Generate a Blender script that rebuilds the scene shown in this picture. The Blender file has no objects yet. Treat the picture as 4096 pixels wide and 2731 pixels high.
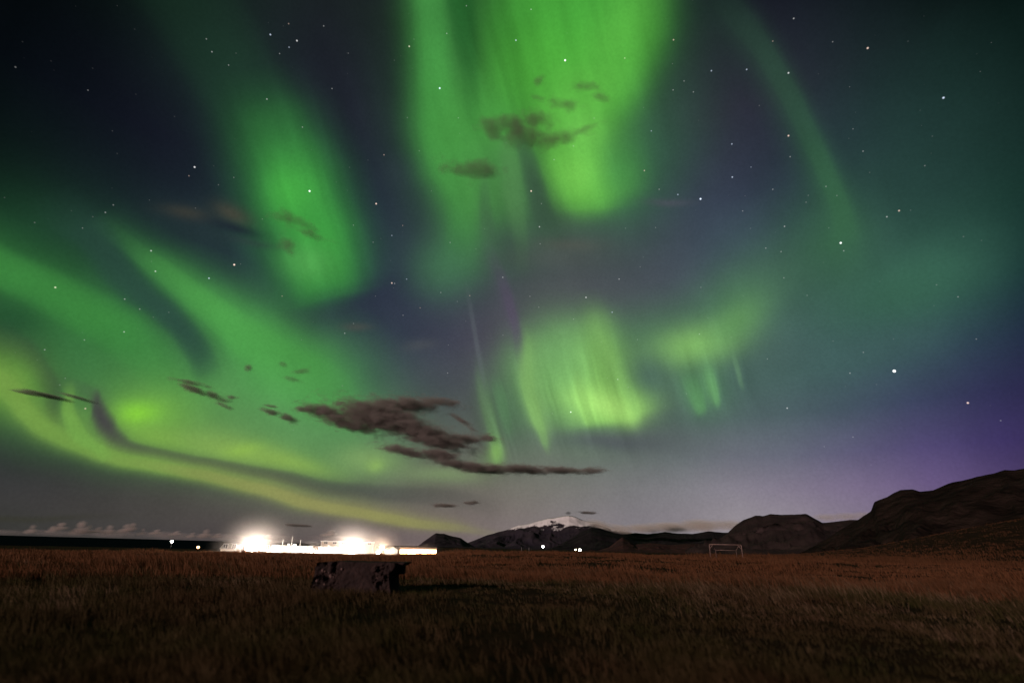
import bpy, bmesh, math, random
import numpy as np
from mathutils import Matrix, Vector, noise as mnoise

random.seed(7)
rng = np.random.default_rng(7)
SC = bpy.context.scene
COL = SC.collection
R = math.radians

# ------------------------------------------------------------------ camera
EYE = np.array([0.0, 0.0, 1.6])
PITCH, ROLL, FPX = R(22.0), R(1.5), 2048.0
F_ = np.array([0, math.cos(PITCH), math.sin(PITCH)])
X_ = np.array([1.0, 0, 0])
U_ = np.array([0, -math.sin(PITCH), math.cos(PITCH)])
CR = math.cos(ROLL) * X_ + math.sin(ROLL) * U_
CU = -math.sin(ROLL) * X_ + math.cos(ROLL) * U_
cam_d = bpy.data.cameras.new('camera')
cam = bpy.data.objects.new('camera', cam_d)
COL.objects.link(cam)
cam_d.sensor_width = 36
cam_d.lens = 18
cam_d.clip_start = 0.1
cam_d.clip_end = 200000
cam_d.dof.use_dof = True
cam_d.dof.focus_distance = 110
cam_d.dof.aperture_fstop = 0.32
M = Matrix(((CR[0], CU[0], -F_[0], EYE[0]), (CR[1], CU[1], -F_[1], EYE[1]),
            (CR[2], CU[2], -F_[2], EYE[2]), (0, 0, 0, 1)))
cam.matrix_world = M
SC.camera = cam
SC.view_settings.view_transform = 'Standard'
SC.view_settings.look = 'None'
SC.view_settings.exposure = 0.0
SC.view_settings.gamma = 1.0
SC.cycles.use_denoising = True
SC.cycles.volume_bounces = 1
SC.cycles.max_bounces = 6
SC.cycles.transparent_max_bounces = 16
SC.cycles.sample_clamp_indirect = 4


def ray(px, py):
    """view direction through a point of the 4096 x 2731 photograph"""
    d = F_ + (px - 2048) / FPX * CR + (1365.5 - py) / FPX * CU
    return d / np.linalg.norm(d)


def at(px, py, dist):
    """world point seen at that pixel, at a horizontal distance"""
    d = ray(px, py)
    return EYE + d * dist / math.hypot(d[0], d[1])


def azel(px, py):
    d = ray(px, py)
    return math.degrees(math.atan2(d[0], d[1])), math.degrees(math.asin(d[2]))


def lin(c):
    return tuple(((v / 255) / 12.92 if v / 255 <= 0.04045 else ((v / 255 + 0.055) / 1.055) ** 2.4) for v in c)


# ------------------------------------------------------------------ the night sky (world): twilight base, aurora bands, stars
world = bpy.data.worlds.new('World')
SC.world = world
world.use_nodes = True
WN, WL = world.node_tree.nodes, world.node_tree.links
WN.clear()
KD = 4096 / 2352.0     # my notes were taken on a 2352 px wide view


def nn(t, **kw):
    n = WN.new(t)
    for k, v in kw.items():
        setattr(n, k, v)
    return n


def wmath(op, a, b=None, c=None, clamp=False):
    n = nn('ShaderNodeMath', operation=op, use_clamp=clamp)
    for i, v in enumerate((a, b, c)):
        if v is None:
            continue
        if isinstance(v, (int, float)):
            n.inputs[i].default_value = v
        else:
            WL.new(v, n.inputs[i])
    return n.outputs[0]


def wvec(op, a, b=None, c=None):
    n = nn('ShaderNodeVectorMath', operation=op)
    for i, v in enumerate((a, b, c)):
        if v is None:
            continue
        if isinstance(v, (tuple, list, np.ndarray)):
            n.inputs[i].default_value = tuple(v)
        else:
            WL.new(v, n.inputs[i])
    return n.outputs['Value'] if op in ('DOT_PRODUCT', 'LENGTH', 'DISTANCE') else n.outputs[0]


tc = nn('ShaderNodeTexCoord')
DIRN = tc.outputs['Generated']
# stereographic sky chart centred 22 degrees above the northern horizon
dF = wvec('DOT_PRODUCT', DIRN, tuple(F_))
dX = wvec('DOT_PRODUCT', DIRN, tuple(X_))
dU = wvec('DOT_PRODUCT', DIRN, tuple(U_))
inv = wmath('DIVIDE', 2.0, wmath('MAXIMUM', wmath('ADD', dF, 1.0), 0.05))
cmb = nn('ShaderNodeCombineXYZ')
WL.new(wmath('MULTIPLY', dX, inv), cmb.inputs[0])
WL.new(wmath('MULTIPLY', dU, inv), cmb.inputs[1])
RAWCHART = cmb.outputs[0]


def chart(x, y):
    d = ray(x * KD, y * KD)
    k = 2 / (1 + d @ F_)
    return np.array([d @ X_ * k, d @ U_ * k])


# gentle warp so that no band has a mathematically clean edge
nz = nn('ShaderNodeTexNoise')
nz.inputs['Scale'].default_value = 3.2
nz.inputs['Detail'].default_value = 3.0
nz.inputs['Roughness'].default_value = 0.45
WL.new(RAWCHART, nz.inputs['Vector'])
warp = wvec('MULTIPLY_ADD', nz.outputs['Color'], (0.05, 0.05, 0), wvec('SUBTRACT', RAWCHART, (0.025, 0.025, 0)))
CHART = warp

# base sky: colours noted at places in the sky, spread smoothly over azimuth and elevation
BASE = [  # x, y (notes), colour
    (40, 40, (4, 7, 11)), (300, 100, (12, 15, 22)), (60, 300, (12, 20, 24)), (300, 350, (20, 26, 36)), (30, 500, (14, 30, 24)), (480, 400, (25, 28, 42)),
    (620, 30, (26, 34, 36)), (800, 150, (28, 25, 40)), (800, 350, (32, 34, 50)), (560, 560, (32, 40, 54)), (880, 500, (36, 40, 60)),
    (900, 700, (44, 50, 68)), (1000, 800, (60, 66, 80)), (1000, 900, (76, 82, 88)), (1150, 700, (72, 70, 84)), (1120, 800, (76, 74, 84)), (1300, 600, (74, 80, 82)),
    (1100, 500, (52, 66, 66)), (1300, 300, (50, 70, 60)), (1300, 40, (30, 50, 36)), (1560, 150, (36, 38, 50)), (1700, 40, (28, 28, 42)), (1700, 300, (46, 42, 60)),
    (1600, 500, (58, 64, 84)), (1560, 620, (72, 78, 92)), (1850, 200, (40, 46, 56)), (1900, 80, (28, 34, 42)), (2050, 60, (20, 30, 32)), (2320, 60, (5, 14, 14)),
    (2150, 250, (26, 46, 46)), (2320, 300, (15, 36, 32)), (2100, 450, (38, 66, 62)), (2320, 550, (20, 50, 46)), (1850, 480, (50, 66, 78)), (2000, 680, (56, 88, 84)),
    (1850, 700, (70, 96, 96)), (2200, 720, (44, 72, 74)), (2330, 760, (33, 42, 66)), (2100, 790, (60, 86, 90)), (1900, 850, (68, 96, 96)), (2100, 880, (56, 66, 90)), (2330, 900, (48, 46, 80)),
    (2200, 980, (62, 58, 98)), (1720, 1060, (106, 104, 120)), (2060, 1010, (78, 76, 108)), (2330, 1020, (60, 52, 94)), (2000, 960, (74, 84, 104)), (1800, 930, (76, 94, 98)), (1800, 1020, (88, 100, 106)), (1500, 1010, (84, 96, 92)), (1560, 1080, (110, 116, 118)),
    (1300, 1060, (104, 114, 104)), (1300, 1130, (124, 120, 116)), (1500, 1150, (132, 126, 132)), (1700, 1120, (128, 122, 134)), (1900, 1080, (108, 98, 130)),
    (2000, 1130, (122, 108, 134)), (2150, 1060, (92, 76, 124)), (2300, 1060, (74, 58, 112)), (1900, 1160, (136, 126, 140)), (1700, 1180, (140, 134, 140)), (1400, 1190, (130, 126, 130)),
    (1150, 1170, (118, 110, 104)), (1000, 1150, (110, 102, 96)), (800, 1160, (98, 90, 86)), (800, 1210, (104, 94, 92)), (550, 1150, (84, 78, 75)), (600, 1210, (92, 84, 80)), (300, 1130, (66, 62, 62)),
    (300, 1190, (76, 72, 66)), (100, 1050, (48, 46, 52)), (100, 1130, (58, 60, 56)), (60, 1190, (54, 56, 48)), (60, 1220, (58, 55, 54)), (300, 1230, (72, 68, 70)), (550, 1240, (88, 78, 80)), (20, 980, (40, 42, 50)), (20, 1120, (48, 52, 48)), (1100, 1220, (120, 108, 108)),
    (700, 800, (52, 60, 70)), (850, 850, (60, 70, 78)), (200, 800, (38, 62, 52)), (100, 700, (28, 50, 44)), (300, 650, (32, 52, 52)), (500, 950, (62, 84, 66)), (800, 1000, (82, 96, 84)), (2350, 1150, (84, 72, 98)), (2000, 1220, (120, 110, 130)), (1500, 1240, (130, 124, 130)),
]
bp = np.array([azel(x * KD, y * KD) for x, y, c in BASE])
bc = np.array([lin(c) for x, y, c in BASE])


def _k(d2):
    return 0.5 * d2 * np.log(d2 + 1e-6)


_S = np.array([1 / 12.0, 1 / 8.0])           # azimuth varies more slowly than elevation
_P = bp * _S
_D = ((_P[:, None] - _P[None]) ** 2).sum(-1)
_n = len(_P)
_A = np.zeros((_n + 3, _n + 3))
_A[:_n, :_n] = _k(_D) + np.eye(_n) * 0.12
_A[:_n, _n] = 1
_A[:_n, _n + 1:] = _P
_A[_n, :_n] = 1
_A[_n + 1:, :_n] = _P.T
_B = np.vstack([bc ** 0.5, np.zeros((3, 3))])
_W = np.linalg.solve(_A, _B)


def base_at(az, el):
    az0 = min(54.0, max(-54.0, az))
    el0 = min(54.0, max(0.0, el))
    p = np.array([az0, el0]) * _S
    d2 = ((_P - p) ** 2).sum(1)
    v = _k(d2) @ _W[:_n] + _W[_n] + p @ _W[_n + 1:]
    return np.clip(v, 0.02, 0.6) ** 2


sepd = nn('ShaderNodeSeparateXYZ')
WL.new(DIRN, sepd.inputs[0])
azn = wmath('ARCTAN2', sepd.outputs[0], sepd.outputs[1])
AZT = wmath('MULTIPLY_ADD', azn, 1 / R(140), 0.5, clamp=True)       # -70..70 degrees
ELN = wmath('ARCSINE', sepd.outputs[2])
ELROWS = [-1.0, 1.5, 3.5, 6, 9, 13, 17, 22, 28, 35, 43, 52]
acc = None
for i, el in enumerate(ELROWS):
    cr = nn('ShaderNodeValToRGB')
    cr.color_ramp.interpolation = 'B_SPLINE' if False else 'CARDINAL'
    cr.color_ramp.interpolation = 'LINEAR'
    es = cr.color_ramp.elements
    NS = 28
    while len(es) < NS:
        es.new(0.5)
    for k in range(NS):
        t = k / (NS - 1)
        es[k].position = t
        c = base_at(-70 + 140 * t, el)
        es[k].color = (c[0], c[1], c[2], 1)
    if acc is None:
        WL.new(AZT, cr.inputs[0])
    else:
        WL.new(wmath('MULTIPLY_ADD', acc, 1e-9, AZT), cr.inputs[0])
    if acc is None:
        acc = cr.outputs[0]
    else:
        mr = nn('ShaderNodeMapRange', interpolation_type='LINEAR')
        mr.inputs['From Min'].default_value = R(ELROWS[i - 1])
        mr.inputs['From Max'].default_value = R(el)
        WL.new(wmath('MULTIPLY_ADD', acc, 1e-9, ELN), mr.inputs['Value'])
        mx = nn('ShaderNodeMix', data_type='RGBA')
        WL.new(mr.outputs[0], mx.inputs['Factor'])
        WL.new(acc, mx.inputs[6])
        WL.new(cr.outputs[0], mx.inputs[7])
        acc = mx.outputs[2]


def over(fac, col):
    global acc
    mx = nn('ShaderNodeMix', data_type='RGBA')
    WL.new(fac, mx.inputs['Factor'])
    WL.new(acc, mx.inputs[6])
    mx.inputs[7].default_value = (*lin(col), 1)
    acc = mx.outputs[2]


def glow(x, y, rx, ry, ang, col, a, power=1.0, src=None):
    """soft elliptical patch of aurora; ang in degrees, clockwise on the chart seen from below"""
    c = chart(x, y)
    ca, sa = math.cos(R(ang)), math.sin(R(ang))
    e1 = (chart(x + ca * rx, y + sa * rx) - chart(x - ca * rx, y - sa * rx)) / 2
    e2 = (chart(x - sa * ry, y + ca * ry) - chart(x + sa * ry, y - ca * ry)) / 2
    mp = nn('ShaderNodeMapping', vector_type='TEXTURE')
    mp.inputs['Location'].default_value = (c[0], c[1], 0)
    mp.inputs['Rotation'].default_value = (0, 0, math.atan2(e1[1], e1[0]))
    mp.inputs['Scale'].default_value = (np.linalg.norm(e1), np.linalg.norm(e2), 1)
    WL.new(after(src or CHART), mp.inputs['Vector'])
    q = wvec('DOT_PRODUCT', mp.outputs[0], mp.outputs[0])
    if power != 1.0:
        q = wmath('POWER', q, power)
    g = wmath('MULTIPLY', wmath('POWER', 1 / math.e, q), a)
    over(g, col)


def after(v):
    """the same coordinate, read only once the layers before it are done (keeps the shader's working memory small)"""
    return wvec('MULTIPLY_ADD', acc, (1e-9, 1e-9, 1e-9), v)


PROFILES = {
    'soft': [(0, 0), (0.15, 0.02), (0.3, 0.2), (0.5, 1), (0.7, 0.2), (0.85, 0.02), (1, 0)],
    # low side (first) crisp, far side soft, and the other way round
    'sharp_low': [(0, 0), (0.24, 0.01), (0.33, 0.12), (0.41, 0.5), (0.49, 0.96), (0.55, 1), (0.68, 0.55), (0.85, 0.12), (1, 0)],
    'sharp_high': [(0, 0), (0.15, 0.12), (0.32, 0.55), (0.45, 1), (0.51, 0.96), (0.59, 0.5), (0.67, 0.12), (0.76, 0.01), (1, 0)],
    'flat': [(0, 0), (0.14, 0.03), (0.28, 0.28), (0.38, 0.75), (0.46, 0.98), (0.54, 0.98), (0.62, 0.75), (0.72, 0.28), (0.86, 0.03), (1, 0)],
}


def set_curve(cv, pts):
    while len(cv.points) < len(pts):
        cv.points.new(0.5, 0.5)
    for p, (a, b) in zip(cv.points, pts):
        p.location = (a, b)
        p.handle_type = 'AUTO'


def band(pts, col, profile='soft', src=None):
    """curved aurora band; pts = (x, y, half_width, strength)"""
    q = np.array([chart(p[0], p[1]) for p in pts])
    wdt = []
    for i, p in enumerate(pts):
        j = min(i, len(pts) - 2)
        t = np.array([pts[j + 1][0] - pts[j][0], pts[j + 1][1] - pts[j][1]], float)
        t /= np.linalg.norm(t)
        n = np.array([-t[1], t[0]]) * p[2]
        wdt.append(np.linalg.norm(chart(p[0] + n[0], p[1] + n[1]) - chart(p[0] - n[0], p[1] - n[1])) / 2)
    a, b = q[0], q[-1]
    ax = (b - a)
    L = np.linalg.norm(ax)
    ax = ax / L
    nr = np.array([-ax[1], ax[0]])
    ts = ((q - a) @ ax) / L
    cs = ((q - a) @ nr) / L            # centre line offset in units of L
    # widths measured across the chord
    w = []
    for i in range(len(pts)):
        j = min(i, len(pts) - 2)
        j0 = max(j - 1, 0) if i else 0
        tt = q[min(i + 1, len(q) - 1)] - q[max(i - 1, 0)]
        cosv = abs((tt / np.linalg.norm(tt)) @ ax)
        w.append(wdt[i] / L / max(cosv, 0.35))
    w = np.array(w)
    cmin, cmax = cs.min() - 0.02, cs.max() + 0.02
    wmax = w.max()
    mp = nn('ShaderNodeMapping', vector_type='TEXTURE')
    mp.inputs['Location'].default_value = (a[0], a[1], 0)
    mp.inputs['Rotation'].default_value = (0, 0, math.atan2(ax[1], ax[0]))
    mp.inputs['Scale'].default_value = (L, L, 1)
    WL.new(after(src or CHART), mp.inputs['Vector'])
    sp = nn('ShaderNodeSeparateXYZ')
    WL.new(mp.outputs[0], sp.inputs[0])
    # padded parameter so that the ends can fade out
    t = wmath('MULTIPLY_ADD', sp.outputs[0], 1 / 1.3, 0.15 / 1.3, clamp=True)
    cb = nn('ShaderNodeCombineXYZ')
    for i in range(3):
        WL.new(t, cb.inputs[i])
    rc = nn('ShaderNodeRGBCurve')
    tp = (ts + 0.15) / 1.3
    def ext(v, first, last):
        return [(0.0, first)] + list(zip(tp, v)) + [(1.0, last)]
    cn = (cs - cmin) / (cmax - cmin)
    sl0 = (cn[1] - cn[0]) / (tp[1] - tp[0])
    sl1 = (cn[-1] - cn[-2]) / (tp[-1] - tp[-2])
    set_curve(rc.mapping.curves[0], ext(cn, min(1, max(0, cn[0] - sl0 * tp[0])), min(1, max(0, cn[-1] + sl1 * (1 - tp[-1])))))
    set_curve(rc.mapping.curves[1], ext(w / wmax, w[0] / wmax, w[-1] / wmax))
    st = [p[3] for p in pts]
    set_curve(rc.mapping.curves[2], ext(st, st[0] if st[0] > 0.05 and abs(pts[0][0]) < 5 or (pts[0][1] < 5 and st[0] > 0.05) else 0, 0))
    rc.mapping.use_clip = True
    rc.mapping.update()
    WL.new(cb.outputs[0], rc.inputs['Color'])
    so = nn('ShaderNodeSeparateColor')
    WL.new(rc.outputs[0], so.inputs[0])
    c = wmath('MULTIPLY_ADD', so.outputs[0], cmax - cmin, cmin)
    d = wmath('SUBTRACT', sp.outputs[1], c)
    d = wmath('DIVIDE', d, wmath('MULTIPLY', so.outputs[1], wmax))
    dd = wmath('MULTIPLY_ADD', d, 1 / 5.0, 0.5, clamp=True)     # +-2.5 half widths
    fc = nn('ShaderNodeFloatCurve')
    set_curve(fc.mapping.curves[0], PROFILES[profile])
    fc.mapping.update()
    WL.new(dd, fc.inputs['Value'])
    over(wmath('MULTIPLY', fc.outputs[0], so.outputs[2], clamp=True), col)


#AURORA_BEGIN
# --- right hand diffuse veil
glow(2080, 420, 230, 300, 20, (40, 68, 62), 0.6)
glow(1860, 640, 170, 130, 10, (64, 98, 86), 0.5)
glow(2090, 650, 190, 90, -28, (60, 106, 84), 0.7)
glow(1900, 560, 110, 120, 0, (58, 102, 74), 0.6)
glow(1960, 820, 180, 50, -20, (68, 98, 96), 0.45)
glow(1680, 560, 90, 90, 30, (64, 82, 96), 0.35)
band([(1690, 20, 60, 0.15), (1780, 150, 50, 0.35), (1850, 280, 46, 0.5), (1905, 400, 44, 0.75), (1935, 490, 44, 0.75), (1945, 580, 60, 0.3)], (58, 104, 72), 'sharp_high')
# --- left diffuse veil
glow(60, 560, 260, 110, 15, (28, 64, 42), 0.75)
glow(480, 520, 150, 60, 10, (38, 52, 56), 0.5)
glow(230, 800, 330, 190, 25, (46, 96, 56), 0.9)
glow(520, 930, 330, 120, 10, (80, 142, 76), 0.9)
glow(500, 1010, 330, 66, 9, (102, 146, 80), 0.85)
glow(700, 960, 190, 110, 10, (92, 144, 88), 0.7)
glow(820, 850, 90, 90, 0, (62, 98, 82), 0.45)
# --- left upper band
band([(0, 600, 60, 0.9), (120, 660, 66, 0.9), (240, 735, 72, 0.9), (330, 810, 70, 0.6), (420, 900, 70, 0.2)], (60, 132, 62), 'soft')
# --- dark lane between the two left bands
# --- second left band
glow(640, 820, 140, 70, 32, (72, 148, 72), 0.9)
band([(300, 570, 34, 0.3), (400, 655, 52, 0.8), (500, 745, 70, 1.0), (620, 835, 90, 0.95), (740, 900, 90, 0.6), (800, 970, 80, 0.2)], (74, 150, 72), 'sharp_low')
band([(170, 500, 60, 0.3), (228, 545, 56, 0.6), (299, 648, 46, 0.7), (380, 725, 42, 0.85), (438, 793, 42, 0.85), (466, 850, 44, 0.55), (480, 910, 44, 0.0)], (42, 70, 62), 'soft')
glow(660, 890, 120, 55, 12, (82, 154, 80), 0.7)
# --- low yellow green field
glow(350, 960, 100, 70, 12, (112, 170, 72), 0.85)
glow(312, 948, 50, 28, 0, (132, 204, 62), 0.95)
glow(360, 1005, 90, 28, 18, (120, 168, 70), 0.7)
glow(540, 1040, 150, 36, 12, (132, 168, 82), 0.8)
glow(555, 1035, 40, 14, -10, (146, 190, 76), 0.5)
glow(660, 1062, 110, 22, 10, (134, 170, 80), 0.7)
glow(850, 1055, 80, 28, 6, (126, 160, 96), 0.7)
glow(862, 1068, 20, 14, 0, (140, 178, 92), 0.6)
glow(1020, 1085, 90, 20, 2, (126, 150, 104), 0.7)
# --- dark pockets
glow(45, 735, 60, 40, 20, (32, 74, 46), 0.6)
band([(10, 765, 44, 0.35), (88, 826, 32, 0.8), (122, 880, 30, 0.9), (130, 935, 24, 0.75), (150, 990, 16, 0.2)], (50, 66, 58), 'soft')
band([(208, 895, 16, 0.3), (228, 935, 28, 0.95), (252, 980, 34, 1.0), (300, 1024, 22, 0.95), (400, 1052, 17, 0.8), (520, 1075, 18, 0.75), (680, 1100, 20, 0.75), (850, 1122, 24, 0.65), (1050, 1140, 26, 0.35)], (70, 70, 70), 'soft')
# --- lower arc
glow(20, 870, 90, 70, 35, (104, 158, 66), 0.85)
glow(60, 1120, 260, 70, 12, (56, 56, 58), 0.8)
glow(300, 1180, 330, 50, 8, (70, 66, 64), 0.6)
band([(0, 875, 48, 0.95), (60, 940, 40, 0.95), (140, 998, 34, 0.9), (240, 1042, 28, 0.9), (360, 1078, 26, 0.85), (500, 1110, 24, 0.65), (640, 1140, 20, 0.25)], (120, 162, 74), 'sharp_low')
band([(330, 1070, 18, 0.2), (480, 1106, 22, 0.55), (640, 1138, 23, 0.75), (780, 1163, 22, 0.8), (900, 1186, 20, 0.8), (1010, 1203, 17, 0.6), (1120, 1220, 12, 0.15)], (146, 146, 86), 'sharp_low')
band([(166, 890, 16, 0.35), (168, 945, 22, 0.9), (188, 990, 22, 0.9), (240, 1035, 16, 0.5)], (116, 166, 76), 'soft')
# --- mid left shaft
band([(440, 0, 130, 0.3), (540, 180, 120, 0.5), (620, 330, 110, 0.5), (660, 420, 80, 0.2)], (32, 66, 44), 'soft')
glow(690, 500, 110, 150, -18, (44, 100, 58), 0.7)
band([(575, 160, 80, 0.0), (622, 280, 82, 0.3), (668, 380, 84, 0.75), (702, 460, 84, 1.0), (732, 550, 92, 1.0), (746, 620, 98, 0.9), (756, 680, 90, 0.45), (762, 730, 60, 0.0)], (62, 148, 66), 'flat')
glow(672, 440, 56, 60, 0, (72, 174, 70), 0.75)
glow(740, 540, 60, 60, 0, (66, 166, 70), 0.5)
glow(712, 600, 60, 46, 0, (86, 168, 84), 0.65)
# --- the great curtain overhead
glow(1240, 200, 240, 250, 0, (50, 104, 50), 0.85)
glow(1130, 380, 130, 160, 0, (60, 112, 62), 0.7)
glow(1120, 540, 120, 110, 0, (60, 92, 72), 0.6)
glow(1480, 400, 110, 170, 15, (50, 88, 68), 0.65)
glow(1400, 380, 80, 110, 0, (58, 114, 64), 0.6)
band([(985, 0, 54, 0.75), (995, 150, 54, 0.95), (1008, 280, 54, 1.0), (1030, 400, 52, 0.9), (1060, 500, 46, 0.6), (1050, 600, 56, 0.3), (1020, 700, 60, 0.0)], (70, 150, 70), 'flat')
glow(1020, 620, 70, 70, 0, (66, 112, 80), 0.6)
glow(1300, 50, 190, 170, 0, (68, 156, 56), 0.92, 1.6)
glow(1270, 190, 150, 120, 0, (78, 170, 60), 0.92, 1.5)
glow(1420, 110, 74, 180, 20, (84, 170, 64), 0.85, 1.3)
glow(1130, 280, 110, 100, 0, (72, 152, 64), 0.85)
glow(1120, 430, 90, 100, 0, (76, 138, 72), 0.8)
glow(1060, 330, 60, 140, -8, (76, 158, 72), 0.6)
band([(1058, 0, 46, 0.95), (1066, 80, 40, 0.8), (1078, 170, 30, 0.5), (1084, 260, 24, 0.25), (1090, 340, 20, 0.0)], (36, 92, 42), 'soft')
glow(1310, 250, 90, 84, 0, (86, 172, 66), 0.8)
band([(1350, 190, 80, 0.4), (1320, 290, 78, 0.85), (1322, 360, 84, 1.0), (1342, 425, 84, 0.95), (1354, 475, 66, 0.6), (1358, 520, 40, 0.0)], (94, 178, 70), 'flat')
glow(1335, 410, 72, 66, 0, (116, 198, 82), 0.8)
glow(1345, 310, 50, 50, 0, (112, 192, 84), 0.5)
glow(1425, 400, 50, 70, 0, (70, 142, 74), 0.6)
band([(1170, 350, 34, 0.4), (1182, 450, 34, 0.6), (1192, 520, 28, 0.5), (1196, 600, 22, 0.1)], (86, 138, 82), 'soft')
band([(1120, 380, 16, 0.0), (1110, 450, 18, 0.4), (1115, 520, 24, 0.5), (1120, 570, 24, 0.0)], (66, 96, 72), 'soft')
band([(1190, 300, 20, 0.2), (1214, 380, 30, 0.75), (1238, 460, 32, 0.9), (1268, 540, 34, 0.4)], (58, 84, 66), 'soft')
glow(1170, 560, 60, 50, 0, (64, 76, 74), 0.5)
# --- lower right curtains
glow(1480, 780, 190, 70, -8, (84, 124, 92), 0.75)
glow(1690, 690, 130, 80, -35, (80, 124, 90), 0.75)
glow(1540, 830, 160, 100, 0, (80, 112, 92), 0.5)
glow(1600, 796, 96, 46, -8, (134, 190, 106), 0.95)
glow(1688, 745, 80, 44, -38, (104, 158, 96), 0.75)
glow(1630, 890, 62, 60, 0, (86, 132, 94), 0.75)
glow(1740, 860, 120, 60, -10, (72, 98, 92), 0.5)
band([(1575, 850, 26, 0.1), (1598, 895, 26, 0.6), (1614, 930, 22, 0.7), (1622, 960, 16, 0.0)], (100, 158, 100), 'soft')
band([(1625, 830, 20, 0.2), (1646, 880, 20, 0.75), (1658, 912, 14, 0.7), (1664, 945, 8, 0.0)], (104, 160, 102), 'sharp_high')
band([(1676, 795, 8, 0.0), (1692, 840, 8, 0.4), (1702, 880, 7, 0.3), (1710, 905, 5, 0.0)], (108, 150, 110), 'soft', RAWCHART)
glow(1320, 880, 150, 130, 0, (98, 142, 90), 0.85, 1.5)
glow(1300, 850, 110, 100, 0, (114, 168, 96), 0.9, 1.3)
glow(1250, 720, 70, 60, 0, (80, 96, 84), 0.4)
glow(1262, 800, 70, 60, 0, (108, 158, 98), 0.5)
glow(1185, 950, 60, 90, 0, (86, 124, 90), 0.55)
band([(1345, 660, 30, 0.0), (1366, 750, 40, 0.35), (1392, 850, 56, 0.7), (1405, 910, 74, 0.9), (1410, 950, 78, 0.95), (1412, 985, 64, 0.0)], (134, 192, 98), 'flat')
glow(1385, 925, 84, 36, 4, (152, 208, 108), 0.85)
glow(1412, 938, 56, 26, 14, (168, 222, 116), 0.85)
glow(1452, 952, 20, 26, 0, (158, 212, 112), 0.7)
band([(1360, 700, 12, 0.0), (1388, 790, 14, 0.3), (1425, 870, 16, 0.35), (1462, 940, 12, 0.3), (1472, 985, 8, 0.0)], (134, 188, 104), 'sharp_high', RAWCHART)
band([(1316, 840, 14, 0.0), (1330, 910, 16, 0.4), (1345, 965, 10, 0.4), (1352, 990, 8, 0.0)], (150, 206, 108), 'sharp_low', RAWCHART)
band([(1190, 720, 14, 0.0), (1206, 800, 22, 0.4), (1218, 890, 26, 0.65), (1236, 960, 22, 0.8), (1256, 1010, 14, 0.7), (1268, 1056, 8, 0.0)], (130, 178, 100), 'sharp_low')
glow(1410, 1014, 140, 24, 2, (82, 88, 92), 0.85)
glow(1492, 868, 44, 44, 0, (74, 100, 92), 0.7)
band([(1098, 800, 14, 0.0), (1116, 900, 20, 0.3), (1134, 980, 20, 0.5), (1143, 1030, 18, 0.65), (1150, 1080, 12, 0.0)], (110, 156, 96), 'soft')
glow(1141, 1040, 17, 24, 0, (142, 192, 102), 0.8)
glow(1128, 1052, 34, 20, 0, (118, 150, 98), 0.4)
band([(1140, 850, 14, 0.0), (1158, 920, 20, 0.5), (1172, 980, 16, 0.3), (1180, 1030, 12, 0.0)], (96, 144, 96), 'soft')
# --- violet ray
band([(1125, 580, 22, 0.15), (1158, 660, 20, 0.45), (1184, 745, 18, 0.6), (1205, 840, 14, 0.1)], (86, 74, 98), 'sharp_high')
band([(1076, 680, 6, 0.1), (1090, 760, 7, 0.3), (1106, 850, 7, 0.3), (1120, 920, 6, 0.0)], (100, 108, 112), 'soft', RAWCHART)
# --- thin brown wisps, too faint to be more than veils
glow(430, 490, 56, 16, 8, (62, 62, 54), 0.65)
glow(542, 488, 44, 20, 20, (68, 66, 56), 0.75)
glow(548, 522, 60, 13, 14, (26, 32, 44), 0.75)
glow(590, 556, 60, 10, 10, (46, 54, 58), 0.4)
glow(1310, 560, 70, 16, 0, (82, 86, 78), 0.6)
glow(1270, 590, 110, 24, 0, (80, 86, 82), 0.4)
glow(1540, 467, 50, 8, 0, (80, 80, 92), 0.5)
glow(820, 752, 30, 9, 0, (78, 80, 76), 0.6)
glow(965, 790, 40, 12, -10, (80, 84, 86), 0.4)
glow(920, 400, 40, 40, 0, (50, 62, 70), 0.3)
glow(40, 1182, 200, 7, 1, (56, 56, 44), 0.5)
glow(300, 1222, 500, 14, 1.5, (66, 62, 62), 0.45)
#AURORA_END

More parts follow.
